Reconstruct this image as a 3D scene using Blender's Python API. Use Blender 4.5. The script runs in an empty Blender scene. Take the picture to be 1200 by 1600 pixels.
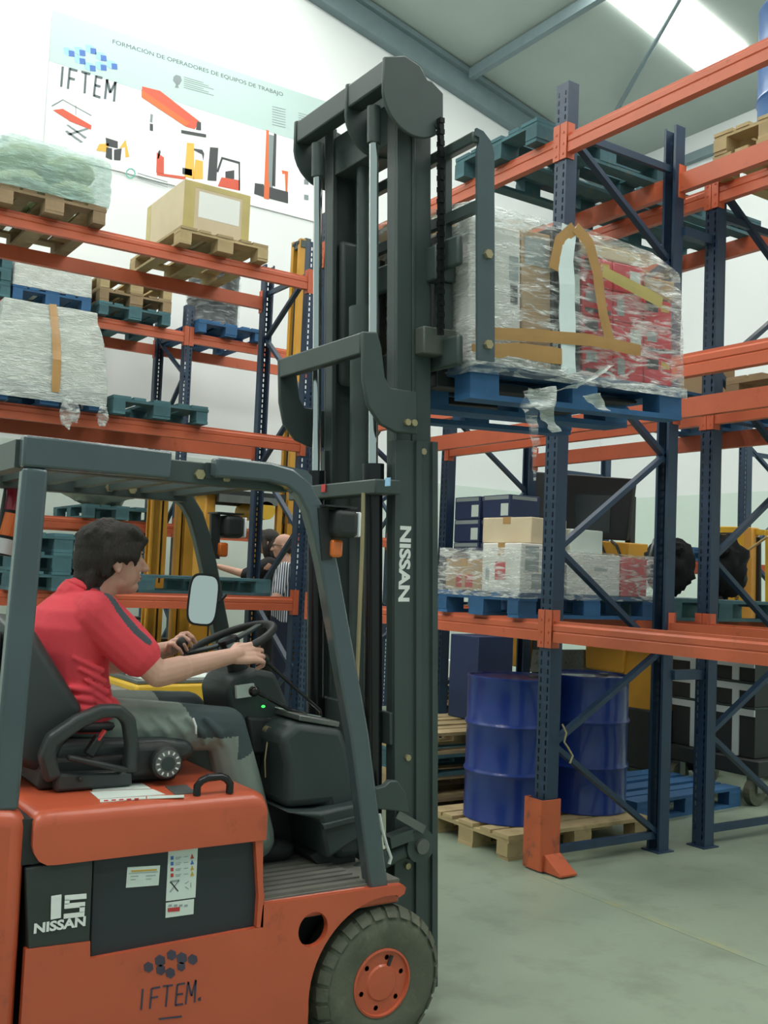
import bpy, bmesh, math, random
from mathutils import Vector, Matrix, noise
random.seed(7)
scene = bpy.context.scene
COL = scene.collection
PI = math.pi

def S(r, g, b):
    def c(u):
        u /= 255.0
        return u/12.92 if u <= .04045 else ((u+.055)/1.055)**2.4
    return (c(r), c(g), c(b), 1.0)

# ------------------------------------------------------------------ camera
FPX, YAW, PITCH, ROLL, CAMH = 1600.0, 0.98754, 0.062539, 0.041426, 1.62
_f = Vector((math.cos(YAW)*math.cos(PITCH), math.sin(YAW)*math.cos(PITCH), math.sin(PITCH)))
_r = Vector((math.sin(YAW), -math.cos(YAW), 0.0))
_u = _r.cross(_f)
RT = math.cos(ROLL)*_r + math.sin(ROLL)*_u
UP = -math.sin(ROLL)*_r + math.cos(ROLL)*_u
FW = _f
CAM = Vector((0, 0, CAMH))
cd = bpy.data.cameras.new('camera')
cd.sensor_fit = 'VERTICAL'; cd.sensor_height = 36.0; cd.lens = 36.0*FPX/1600.0
cd.clip_start = .05; cd.clip_end = 200
cam = bpy.data.objects.new('camera', cd); COL.objects.link(cam)
cam.matrix_world = Matrix(((RT.x, UP.x, -FW.x, CAM.x), (RT.y, UP.y, -FW.y, CAM.y), (RT.z, UP.z, -FW.z, CAM.z), (0, 0, 0, 1)))
scene.camera = cam

def at(x, y, X=None, Y=None, Z=None):
    """photo pixel -> point on a plane of the place"""
    d = RT*((x-600)/FPX) + UP*(-(y-800)/FPX) + FW
    if Y is not None: t = Y/d.y
    elif X is not None: t = X/d.x
    else: t = (Z-CAMH)/d.z
    return CAM + d*t

def xz(pts, Y):
    return [(p.x, p.z) for p in (at(a, b, Y=Y) for a, b in pts)]

# ------------------------------------------------------------------ world, light, exposure
w = bpy.data.worlds.new('daylight'); scene.world = w; w.use_nodes = True
bg = w.node_tree.nodes['Background']
bg.inputs[0].default_value = (0.80, 1.0, 0.97, 1); bg.inputs[1].default_value = 0.36
scene.view_settings.view_transform = 'Standard'; scene.view_settings.look = 'None'
scene.view_settings.gamma = 1.0; scene.view_settings.use_curve_mapping = False
scene.view_settings.exposure = 0.35
PANEL_GLOW = 11.0

# ------------------------------------------------------------------ materials
def mat(name, rgb, rough=.5, metal=0.0, var=0.0, scale=6.0, bump=0.0, bscale=40.0, stretch=None, rnd=0.0, dirt=None, coat=0.0, emit=None, spec=None):
    m = bpy.data.materials.new(name); m.use_nodes = True
    nt = m.node_tree; N = nt.nodes; L = nt.links
    b = N['Principled BSDF']
    b.inputs['Base Color'].default_value = rgb
    b.inputs['Roughness'].default_value = rough; b.inputs['Metallic'].default_value = metal
    if spec is not None: b.inputs['Specular IOR Level'].default_value = spec
    if coat: b.inputs['Coat Weight'].default_value = coat
    if emit: b.inputs['Emission Color'].default_value = rgb; b.inputs['Emission Strength'].default_value = emit
    tc = N.new('ShaderNodeTexCoord'); mp = N.new('ShaderNodeMapping'); L.new(tc.outputs['Object'], mp.inputs[0])
    if stretch: mp.inputs['Scale'].default_value = stretch
    col = None
    if var:
        n = N.new('ShaderNodeTexNoise'); n.inputs['Scale'].default_value = scale; n.inputs['Detail'].default_value = 6
        L.new(mp.outputs[0], n.inputs['Vector'])
        r = N.new('ShaderNodeValToRGB')
        k0, k1 = 1-var, 1+var
        r.color_ramp.elements[0].position = .32; r.color_ramp.elements[1].position = .68
        r.color_ramp.elements[0].color = (rgb[0]*k0, rgb[1]*k0, rgb[2]*k0, 1); r.color_ramp.elements[1].color = (min(1, rgb[0]*k1), min(1, rgb[1]*k1), min(1, rgb[2]*k1), 1)
        L.new(n.outputs['Fac'], r.inputs[0]); col = r.outputs[0]
    if dirt:
        dc, lo, hi, ds = dirt
        n = N.new('ShaderNodeTexNoise'); n.inputs['Scale'].default_value = ds; n.inputs['Detail'].default_value = 9; n.inputs['Roughness'].default_value = .65
        L.new(mp.outputs[0], n.inputs['Vector'])
        mr = N.new('ShaderNodeMapRange'); mr.inputs[1].default_value = lo; mr.inputs[2].default_value = hi
        L.new(n.outputs['Fac'], mr.inputs[0])
        mx = N.new('ShaderNodeMix'); mx.data_type = 'RGBA'
        L.new(mr.outputs[0], mx.inputs['Factor'])
        if col: L.new(col, mx.inputs['A'])
        else: mx.inputs['A'].default_value = rgb
        mx.inputs['B'].default_value = dc; col = mx.outputs['Result']
    if rnd:
        oi = N.new('ShaderNodeObjectInfo'); mr = N.new('ShaderNodeMapRange')
        mr.inputs[3].default_value = 1-rnd; mr.inputs[4].default_value = 1+rnd
        L.new(oi.outputs['Random'], mr.inputs[0])
        hs = N.new('ShaderNodeHueSaturation'); L.new(mr.outputs[0], hs.inputs['Value'])
        if col: L.new(col, hs.inputs['Color'])
        else: hs.inputs['Color'].default_value = rgb
        col = hs.outputs[0]
    if col: L.new(col, b.inputs['Base Color'])
    if bump:
        n = N.new('ShaderNodeTexNoise'); n.inputs['Scale'].default_value = bscale; n.inputs['Detail'].default_value = 5
        L.new(mp.outputs[0], n.inputs['Vector'])
        bp = N.new('ShaderNodeBump'); bp.inputs['Strength'].default_value = bump; bp.inputs['Distance'].default_value = .01
        L.new(n.outputs['Fac'], bp.inputs['Height']); L.new(bp.outputs[0], b.inputs['Normal'])
    return m

def film_mat(name, tint, milk, clear, rough=.16, stretch=(3, 3, 14)):
    """stretch film: clear sheet with creases, milky where layers overlap, the white also standing in for highlights"""
    m = bpy.data.materials.new(name); m.use_nodes = True
    nt = m.node_tree; N = nt.nodes; L = nt.links
    for n in list(N): N.remove(n)
    out = N.new('ShaderNodeOutputMaterial')
    tr = N.new('ShaderNodeBsdfTransparent'); tr.inputs[0].default_value = (.97, .99, .99, 1)
    df = N.new('ShaderNodeBsdfPrincipled'); df.inputs['Base Color'].default_value = tint; df.inputs['Roughness'].default_value = rough
    df.inputs['Specular IOR Level'].default_value = .8
    tc = N.new('ShaderNodeTexCoord'); mp = N.new('ShaderNodeMapping'); mp.inputs['Scale'].default_value = stretch
    mp.inputs['Rotation'].default_value = (.12, .25, .1)
    L.new(tc.outputs['Object'], mp.inputs[0])
    n1 = N.new('ShaderNodeTexNoise'); n1.inputs['Scale'].default_value = 2.2; n1.inputs['Detail'].default_value = 6; n1.inputs['Distortion'].default_value = 1.2
    L.new(mp.outputs[0], n1.inputs[0])
    mr = N.new('ShaderNodeMapRange'); mr.inputs[1].default_value = .45; mr.inputs[2].default_value = .72; mr.inputs[3].default_value = 1-clear; mr.inputs[4].default_value = milk  # whiter streaks paint in bright highlights besides the doubled layers
    L.new(n1.outputs['Fac'], mr.inputs[0])
    n2 = N.new('ShaderNodeTexNoise'); n2.inputs['Scale'].default_value = 3.5; n2.inputs['Detail'].default_value = 7; n2.inputs['Distortion'].default_value = 2.0
    L.new(mp.outputs[0], n2.inputs[0])
    bp = N.new('ShaderNodeBump'); bp.inputs['Strength'].default_value = .9; bp.inputs['Distance'].default_value = .03
    L.new(n2.outputs['Fac'], bp.inputs['Height']); L.new(bp.outputs[0], df.inputs['Normal'])
    mx = N.new('ShaderNodeMixShader')
    L.new(mr.outputs[0], mx.inputs[0]); L.new(tr.outputs[0], mx.inputs[1]); L.new(df.outputs[0], mx.inputs[2])
    L.new(mx.outputs[0], out.inputs[0])
    return m

M = {}
M['orange'] = mat('orange_paint', S(192, 88, 58), .38, var=.07, scale=3, dirt=(S(120, 60, 42), .60, .85, 9), coat=.25)
M['beam'] = mat('rack_orange', S(198, 98, 66), .45, var=.06, scale=4, dirt=(S(130, 62, 44), .6, .9, 14))
M['rackblue'] = mat('rack_blue', S(36, 58, 82), .42, var=.12, scale=5, dirt=(S(22, 32, 46), .55, .9, 12))
M['darkpaint'] = mat('dark_grey_paint', S(62, 74, 72), .42, var=.08, scale=5)
M['guardpaint'] = mat('guard_grey_paint', S(74, 88, 92), .22, var=.07, scale=4, coat=.3)
M['black'] = mat('black_plastic', S(36, 40, 40), .55, var=.08, scale=8)
M['blackgloss'] = mat('black_gloss', S(22, 24, 26), .25)
M['dash'] = mat('dark_dash_plastic', S(52, 64, 64), .5, var=.06, scale=6)
M['vinyl'] = mat('seat_vinyl', S(54, 62, 62), .42, var=.06, scale=5, bump=.05, bscale=200)
M['batt'] = mat('battery_case', S(40, 48, 53), .55, var=.06, scale=5)
M['chrome'] = mat('chrome', S(215, 220, 218), .12, 1.0)
M['steel'] = mat('grey_steel', S(120, 124, 122), .4, .7, var=.1)
M['brass'] = mat('zinc_bolt', S(176, 164, 128), .4, .6)
M['rubber'] = mat('tyre_rubber', S(88, 92, 78), .85, var=.14, scale=8, dirt=(S(116, 116, 98), .55, .8, 10), bump=.2, bscale=60)
M['mat'] = mat('floor_mat', S(112, 112, 104), .8, var=.12, scale=10)
M['white'] = mat('white_print', S(232, 236, 232), .5)
M['whitelabel'] = mat('paper_label', S(214, 226, 218), .5, var=.03)
M['ink'] = mat('dark_ink', S(52, 52, 56), .6)
M['inkgrey'] = mat('grey_ink', S(150, 160, 160), .6)
M['inkred'] = mat('red_ink', S(190, 60, 60), .6)
M['inkblue'] = mat('blue_ink', S(70, 110, 180), .6)
M['lightblue'] = mat('light_blue_ink', S(150, 196, 232), .6)
M['inkyellow'] = mat('yellow_ink', S(205, 165, 60), .6)
M['wood'] = mat('pallet_wood', S(150, 128, 98), .8, var=.22, scale=3, stretch=(1, 1, 1), rnd=.16, bump=.25, bscale=30, dirt=(S(92, 78, 62), .52, .8, 5))
M['woodpale'] = mat('pale_pallet_wood', S(176, 156, 116), .8, var=.18, scale=3, rnd=.14, bump=.25, bscale=30, dirt=(S(112, 96, 70), .55, .85, 5))
M['bluewood'] = mat('blue_pallet_wood', S(44, 92, 136), .7, var=.18, scale=4, rnd=.16, bump=.2, bscale=30, dirt=(S(104, 112, 106), .64, .85, 7))
M['tealwood'] = mat('worn_teal_pallet_wood', S(66, 104, 112), .75, var=.2, scale=4, rnd=.18, bump=.2, bscale=30, dirt=(S(120, 116, 98), .58, .82, 7))
M['drumblue'] = mat('drum_blue', S(28, 54, 128), .28, var=.06, scale=3, coat=.3)
M['card'] = mat('cardboard', S(178, 146, 108), .8, var=.06, scale=5)
M['cardpale'] = mat('pale_cardboard', S(206, 190, 160), .8, var=.05, scale=5)
M['whitecard'] = mat('white_carton', S(222, 220, 214), .6, var=.04, scale=5)
M['redcard'] = mat('red_carton', S(206, 44, 58), .5, var=.1, scale=4)
M['navycard'] = mat('navy_carton', S(40, 56, 92), .6, var=.06)
M['tape'] = mat('brown_tape', S(178, 138, 84), .3, var=.08, scale=6)
M['tapeyellow'] = mat('yellow_tape', S(186, 170, 104), .3, var=.08, scale=6)
M['film'] = film_mat('clear_film', S(246, 250, 248), .92, .88, .10)
M['filmthin'] = film_mat('thin_clear_film', S(236, 242, 240), .35, .96, .10)
M['filmwhite'] = film_mat('milky_film', S(236, 244, 238), .9, .40, .12)
M['filmcyan'] = film_mat('cyan_film', S(196, 234, 226), .8, .60, .12)
M['yellow'] = mat('yellow_paint', S(214, 172, 48), .45, var=.08, scale=4)
M['amber'] = mat('amber_paint', S(200, 146, 46), .45, var=.08, scale=4)
M['skin'] = mat('skin', S(214, 168, 148), .5, var=.05, scale=14)
M['skinpale'] = mat('skin_background_people', S(196, 152, 132), .55)
M['hair'] = mat('dark_brown_hair', S(42, 36, 32), .6, var=.3, scale=30, bump=.8, bscale=60, stretch=(3, 3, .8))
M['shirt'] = mat('red_shirt', S(236, 74, 86), .8, var=.05, scale=9, bump=.35, bscale=16)
M['stripe'] = mat('grey_stripe_fabric', S(74, 84, 92), .8)
M['trouser'] = mat('grey_trousers', S(132, 146, 138), .85, var=.08, scale=7, bump=.4, bscale=14)
M['kneepad'] = mat('dark_knee_fabric', S(66, 82, 84), .85, var=.06)
M['ambergl'] = mat('amber_lens', S(220, 110, 40), .2, coat=.5)
M['redgl'] = mat('red_lens', S(130, 20, 40), .15, coat=.6)
M['clearlens'] = mat('clear_lens', S(210, 215, 215), .1, coat=.6)
M['mirrorglass'] = mat('mirror_glass', S(235, 240, 238), .03, 1.0)
M['glow'] = mat('green_indicator', S(60, 230, 90), .4, emit=1.5)
M['rodpaint'] = mat('grey_roof_steel', S(118, 136, 140), .5, var=.05)
M['floor'] = mat('concrete_floor', S(136, 150, 132), .42, var=.10, scale=.9, dirt=(S(108, 118, 102), .50, .85, 3.5), bump=.05, bscale=25)
M['wall'] = mat('white_wall', S(226, 230, 230), .85, var=.02, scale=.6)
M['wallgreen'] = mat('pale_green_wall', S(208, 222, 214), .8, var=.02, scale=.6)
M['roof'] = mat('roof_sheet', S(170, 182, 176), .6, var=.03, scale=1.5)
M['navy'] = mat('navy_fabric', S(34, 40, 62), .8)
M['jacket'] = mat('black_jacket_cloth', S(26, 28, 30), .85, var=.1, bump=.5, bscale=10)

# ------------------------------------------------------------------ mesh builder
def rotm(ax, a): return Matrix.Rotation(a, 3, ax)

class MB:
    def __init__(s): s.v = []; s.f = []; s.mi = []
    def add(s, vs, fs, mi=0):
        o = len(s.v); s.v += [tuple(p) for p in vs]; s.f += [tuple(i+o for i in f) for f in fs]; s.mi += [mi]*len(fs); return s
    def box(s, x0, x1, y0, y1, z0, z1, mi=0):
        v = [(x, y, z) for z in (z0, z1) for y in (y0, y1) for x in (x0, x1)]
        return s.add(v, [(0, 2, 3, 1), (4, 5, 7, 6), (0, 1, 5, 4), (2, 6, 7, 3), (0, 4, 6, 2), (1, 3, 7, 5)], mi)
    def obox(s, c, size, R=None, mi=0):
        c = Vector(c); a, b, d = (q/2 for q in size); R = R or Matrix.Identity(3)
        v = [c + R @ Vector((x, y, z)) for z in (-d, d) for y in (-b, b) for x in (-a, a)]
        return s.add(v, [(0, 2, 3, 1), (4, 5, 7, 6), (0, 1, 5, 4), (2, 6, 7, 3), (0, 4, 6, 2), (1, 3, 7, 5)], mi)
    def bar(s, p0, p1, w, h, up=(0, 0, 1), mi=0):
        p0 = Vector(p0); p1 = Vector(p1); d = (p1-p0); L = d.length; d.normalize()
        sd = d.cross(Vector(up)); sd.normalize(); u = sd.cross(d)
        R = Matrix((d, sd, u)).transposed()
        return s.obox((p0+p1)/2, (L, w, h), R, mi)
    def prism(s, poly, axis, a0, a1, mi=0):
        n = len(poly)
        def P(q, a): return {'x': (a, q[0], q[1]), 'y': (q[0], a, q[1]), 'z': (q[0], q[1], a)}[axis]
        v = [P(q, a0) for q in poly]+[P(q, a1) for q in poly]
        f = [tuple(range(n)), tuple(range(2*n-1, n-1, -1))]+[(i, i+n, (i+1) % n+n, (i+1) % n) for i in range(n)]
        return s.add(v, f, mi)
    def cyl(s, p0, p1, r0, r1=None, n=16, mi=0):
        return s.tube([p0, p1], [r0, r0 if r1 is None else r1], n, mi=mi)
    def tube(s, path, r, n=10, closed=False, mi=0, up=None):
        path = [Vector(p) for p in path]; k = len(path)
        if not hasattr(r, '__len__'): r = [r]*k
        rings = []; u = None
        for i, p in enumerate(path):
            if closed: t = path[(i+1) % k]-path[i-1]
            elif i == 0: t = path[1]-p
            elif i == k-1: t = p-path[-2]
            else: t = path[i+1]-path[i-1]
            t.normalize()
            if u is None:
                a = Vector((0, 0, 1)) if abs(t.z) < .9 else Vector((1, 0, 0))
                u = t.cross(a).normalized()
            else: u = (u-t*u.dot(t)).normalized()
            b = t.cross(u)
            rr = r[i]; ra, rb = rr if hasattr(rr, '__len__') else (rr, rr)
            rings.append([p+u*(ra*math.cos(2*PI*j/n))+b*(rb*math.sin(2*PI*j/n)) for j in range(n)])
        return s.loft(rings, not closed, closed, mi)
    def loft(s, rings, caps=True, closed=False, mi=0):
        k = len(rings); n = len(rings[0]); v = [p for r in rings for p in r]; f = []
        for i in range(k if closed else k-1):
            a = i*n; b = ((i+1) % k)*n
            f += [(a+j, a+(j+1) % n, b+(j+1) % n, b+j) for j in range(n)]
        if caps and not closed: f += [tuple(range(n-1, -1, -1)), tuple(range((k-1)*n, k*n))]
        return s.add(v, f, mi)
    def lathe(s, prof, c, axis='z', n=32, mi=0):
        c = Vector(c); rings = []
        for r, h in prof:
            r = max(r, 1e-4); g = []
            for j in range(n):
                a = 2*PI*j/n; x, y = r*math.cos(a), r*math.sin(a)
                g.append(c+Vector({'z': (x, y, h), 'y': (x, h, -y), 'x': (h, x, y)}[axis]))
            rings.append(g)
        return s.loft(rings, True, False, mi)
    def ell(s, c, r, R=None, nu=20, nv=12, mi=0):
        c = Vector(c); R = R or Matrix.Identity(3)
        rings = []
        for i in range(nv+1):
            t = PI*i/nv; q = max(math.sin(t), 1e-3)
            rings.append([c+R @ Vector((r[0]*q*math.cos(2*PI*j/nu), r[1]*q*math.sin(2*PI*j/nu), -r[2]*math.cos(t))) for j in range(nu)])
        return s.loft(rings, True, False, mi)
    def cap(s, p0, p1, r0, r1, n=14):
        p0 = Vector(p0); p1 = Vector(p1); d = (p1-p0).normalized(); pts = []; rr = []
        for i in range(5):
            a = -PI/2+PI/2*i/4; pts.append(p0+d*(r0*math.sin(a)*.999)); rr.append(max(r0*math.cos(a), 1e-3))
        for i in range(5):
            a = PI/2*i/4; pts.append(p1+d*(r1*math.sin(a)*.999)); rr.append(max(r1*math.cos(a), 1e-3))
        return s.tube(pts, rr, n)
    def limb(s, pts, rs):
        for i in range(len(pts)-1): s.cap(pts[i], pts[i+1], rs[i], rs[i+1])
        return s
    def mesh(s, name, mats):
        me = bpy.data.meshes.new(name); me.from_pydata(s.v, [], s.f)
        for m in (mats if isinstance(mats, (list, tuple)) else [mats]): me.materials.append(m)
        if any(s.mi): me.polygons.foreach_set('material_index', s.mi)
        bm = bmesh.new(); bm.from_mesh(me); bmesh.ops.recalc_face_normals(bm, faces=bm.faces); bm.to_mesh(me); bm.free()
        return me
    def build(s, name, mats, parent=None, smooth=None, bevel=0, segs=2):
        me = s.mesh(name, mats)
        if smooth is not None:
            me.polygons.foreach_set('use_smooth', [True]*len(me.polygons))
            if smooth < 3: me.set_sharp_from_angle(angle=smooth)
        o = link(name, me, parent)
        if bevel:
            b = o.modifiers.new('bevel', 'BEVEL'); b.width = bevel; b.segments = segs; b.limit_method = 'ANGLE'; b.angle_limit = .6
            if smooth is None:
                me.polygons.foreach_set('use_smooth', [True]*len(me.polygons)); me.set_sharp_from_angle(angle=.7)
                b.harden_normals = False
        return o

def worldloc(o):
    v = Vector((0, 0, 0))
    while o: v += o.location; o = o.parent
    return v
def link(name, data, parent=None):
    o = bpy.data.objects.new(name, data); COL.objects.link(o)
    if parent: o.parent = parent; o.location = -worldloc(parent)
    return o
def tag(o, label=None, cat=None, group=None, kind=None):
    if label: o['label'] = label
    if cat: o['category'] = cat
    if group: o['group'] = group
    if kind: o['kind'] = kind
    return o
def thing(name, label, cat, loc=(0, 0, 0), group=None):
    o = bpy.data.objects.new(name, None); o.empty_display_size = .1; COL.objects.link(o); o.location = loc
    return tag(o, label, cat, group)
def copy_tree(o, parent=None):
    c = o.copy(); COL.objects.link(c); c.parent = parent
    for ch in [q for q in bpy.data.objects if q.parent is o]: copy_tree(ch, c)
    return c
def struct(name, mb, m, parent=None, **k):
    o = mb.build(name, m, parent, **k)
    if not parent: o['kind'] = 'structure'
    return o
def remesh(mb, name, mats, parent=None, voxel=.006, it=6, fac=.5):
    """weld a set of overlapping volumes into one continuous skin"""
    o = mb.build(name, mats, None)
    r = o.modifiers.new('r', 'REMESH'); r.mode = 'VOXEL'; r.voxel_size = voxel; r.use_smooth_shade = True
    sm = o.modifiers.new('s', 'SMOOTH'); sm.iterations = it; sm.factor = fac
    dg = bpy.context.evaluated_depsgraph_get()
    me = bpy.data.meshes.new_from_object(o.evaluated_get(dg))
    old = o.data; o.modifiers.clear(); o.data = me; me.name = name; bpy.data.meshes.remove(old)
    me.polygons.foreach_set('use_smooth', [True]*len(me.polygons))
    if parent: o.parent = parent; o.location = -worldloc(parent)
    return o
_fonts = {}
def text_mesh(s, size, thick=0.0, bold=0.0, wide=1.0):
    cu = bpy.data.curves.new('lettering', 'FONT'); cu.body = s; cu.size = size; cu.extrude = thick; cu.offset = bold
    cu.resolution_u = 3
    cu.align_x = 'CENTER'; cu.align_y = 'CENTER'
    o = bpy.data.objects.new('lettering', cu); COL.objects.link(o)
    dg = bpy.context.evaluated_depsgraph_get()
    me = bpy.data.meshes.new_from_object(o.evaluated_get(dg))
    bpy.data.objects.remove(o); bpy.data.curves.remove(cu)
    return me
def lettering(s, size, c, ex, ey, m, parent, bold=0.0, sx=1.0, fitw=None, fith=None, name='lettering'):
    """print s centred at c, reading along ex, upright along ey"""
    me = text_mesh(s, size, 0, bold)
    ex = Vector(ex).normalized(); ey = Vector(ey).normalized(); c = Vector(c)
    xs = [v.co.x for v in me.vertices]; ys = [v.co.y for v in me.vertices]
    cx, cy = (min(xs)+max(xs))/2, (min(ys)+max(ys))/2
    kx = sx if fitw is None else fitw/(max(xs)-min(xs)); ky = 1.0 if fith is None else fith/(max(ys)-min(ys))
    for v in me.vertices: v.co = c+ex*((v.co.x-cx)*kx)+ey*((v.co.y-cy)*ky)
    me.materials.append(m)
    return link(name, me, parent)
# ================================================================== the building
XW, YW = 12.5, 12.4
def roofz(X): return 8.75-(X-XW)*.225 if X > 1.5 else roofz_l(X)
def roofz_l(X): return 8.75-(1.5-XW)*.225-(1.5-X)*.225
struct('floor', MB().box(-8, XW+.3, -6, YW+.3, -.2, 0), M['floor'])
wl = struct('wall_left', MB().prism([(-8, 0), (XW+.3, 0), (XW+.3, roofz(XW+.3)), (1.5, roofz(1.5)), (-8, roofz(-8))], 'y', YW, YW+.25), M['wall'])
wr = struct('wall_right', MB().box(XW, XW+.25, -6, YW, 0, roofz(XW)), M['wall'])
MB().box(-8, XW-.012, YW-.012, YW-.001, 0, 3.05).build('lower_paint', M['wallgreen'], wl)
MB().box(XW-.012, XW-.001, -6, YW-.014, 0, 3.05).build('lower_paint', M['wallgreen'], wr)
rf = MB()
def rs(X0, X1, y0, y1, t=.12, dz=0.0, mb=None):
    v = [(X0, y0, roofz(X0)+dz), (X1, y0, roofz(X1)+dz), (X1, y1, roofz(X1)+dz), (X0, y1, roofz(X0)+dz)]
    v += [(a, b, c+t) for a, b, c in v]
    mb.add(v, [(0, 1, 2, 3), (7, 6, 5, 4), (0, 4, 5, 1), (1, 5, 6, 2), (2, 6, 7, 3), (3, 7, 4, 0)])
rs(1.5, XW+.3, -6, YW+.3, mb=rf); rs(-8, 1.5, -6, YW+.3, mb=rf)
struct('ceiling', rf, M['roof'])
# translucent roof panels, the last four unseen ones added to brighten wall and load
sk = bpy.data.materials.new('roof_and_fill_panel'); sk.use_nodes = True
_n = sk.node_tree.nodes; _l = sk.node_tree.links; _b = _n['Principled BSDF']
_b.inputs['Base Color'].default_value = S(226, 232, 222); _b.inputs['Roughness'].default_value = .4
_b.inputs['Emission Color'].default_value = (1.0, .99, .94, 1); _b.inputs['Emission Strength'].default_value = PANEL_GLOW
k = 0
for X0, X1, y0, y1 in ((4.2, 11.35, 8.72, 9.5), (4.2, 11.35, 3.2, 4.0), (4.2, 11.35, -2.4, -1.6), (-6.5, .2, 8.72, 9.5), (-6.5, .2, 3.2, 4.0), (-6.5, .2, -2.4, -1.6), (.8, 6.2, 10.6, 11.4), (-6.5, .2, 10.6, 11.4), (2.6, 9.5, .4, 1.2), (-6.5, .2, .4, 1.2)):
    k += 1; m_ = MB(); rs(X0, X1, y0, y1, .04, -.05, m_); struct('window_and_fill_%d' % k, m_, sk)
# worn yellow line painted on the floor along the rack
m_ = MB().box(3.96, 4.01, -4, 4.28, .0005, .0012); struct('trim_0', m_, mat('worn_yellow_line', S(152, 156, 122), .5, var=.08, scale=9, dirt=(S(136, 150, 132), .40, .55, 5)))
# steelwork
k = 0
def trim(mb, m='rodpaint', **kw):
    global k; k += 1; return struct('trim_%d' % k, mb, M[m], **kw)
k = 0
g = MB()
for X0, X1 in ((1.5, XW),):
    g.add([(X0, YW-.16, roofz(X0)-.42), (X1, YW-.16, roofz(X1)-.42), (X1, YW, roofz(X1)-.42), (X0, YW, roofz(X0)-.42),
           (X0, YW-.16, roofz(X0)-.005), (X1, YW-.16, roofz(X1)-.005), (X1, YW, roofz(X1)-.005), (X0, YW, roofz(X0)-.005)],
          [(0, 1, 2, 3), (7, 6, 5, 4), (0, 4, 5, 1), (1, 5, 6, 2), (2, 6, 7, 3), (3, 7, 4, 0)])
    g.add([(X0, YW-.24, roofz(X0)-.10), (X1, YW-.24, roofz(X1)-.10), (X1, YW-.16, roofz(X1)-.10), (X0, YW-.16, roofz(X0)-.10),
           (X0, YW-.24, roofz(X0)-.02), (X1, YW-.24, roofz(X1)-.02), (X1, YW-.16, roofz(X1)-.02), (X0, YW-.16, roofz(X0)-.02)],
          [(0, 1, 2, 3), (7, 6, 5, 4), (0, 4, 5, 1), (1, 5, 6, 2), (2, 6, 7, 3), (3, 7, 4, 0)])
trim(g)
for X in (9.3, 6.0, 2.7): trim(MB().box(X-.05, X+.05, -6, YW-.24, roofz(X)-.19, roofz(X)-.03))
trim(MB().box(XW-.1, XW, -6, YW-.24, 8.28, 8.42))
trim(MB().cyl((11.25, 11.05, roofz(11.25)-.14), (9.75, 8.30, roofz(9.75)-.14), .035, n=10))

# ================================================================== pallet racking
def slotted_post(h, w=.1, dp=.085):
    """sheet-steel upright open at the back, two rows of slots in its face; face looks to local -y"""
    mb = MB(); p = .05; sw, sh = .012, .030; f = -dp/2
    xs = [-w/2, -.028-sw/2, -.028+sw/2, .028-sw/2, .028+sw/2, w/2]
    n = int(h/p)
    # long strips between slot columns
    for a, b in ((0, 1), (2, 3), (4, 5)): mb.add([(xs[a], f, 0), (xs[b], f, 0), (xs[b], f, h), (xs[a], f, h)], [(0, 1, 2, 3)])
    for a, b in ((1, 2), (3, 4)):
        for i in range(n):
            z0 = i*p+sh; z1 = (i+1)*p if i < n-1 else h
            mb.add([(xs[a], f, z0), (xs[b], f, z0), (xs[b], f, z1), (xs[a], f, z1)], [(0, 1, 2, 3)])
    mb.box(-w/2, -w/2+.004, f, dp/2, 0, h); mb.box(w/2-.004, w/2, f, dp/2, 0, h)
    mb.box(-w/2, -w/2+.018, dp/2-.004, dp/2, 0, h); mb.box(w/2-.018, w/2, dp/2-.004, dp/2, 0, h)
    return mb
_posts = {}
def post_mesh(h):
    if h not in _posts: _posts[h] = slotted_post(h).mesh('post', M['rackblue'])
    return _posts[h]
BEAMP = [(0, 0), (.05, 0), (.05, .12), (.014, .12), (.014, .106), (0, .094), (0, .066), (.005, .06), (0, .054)]
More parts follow.
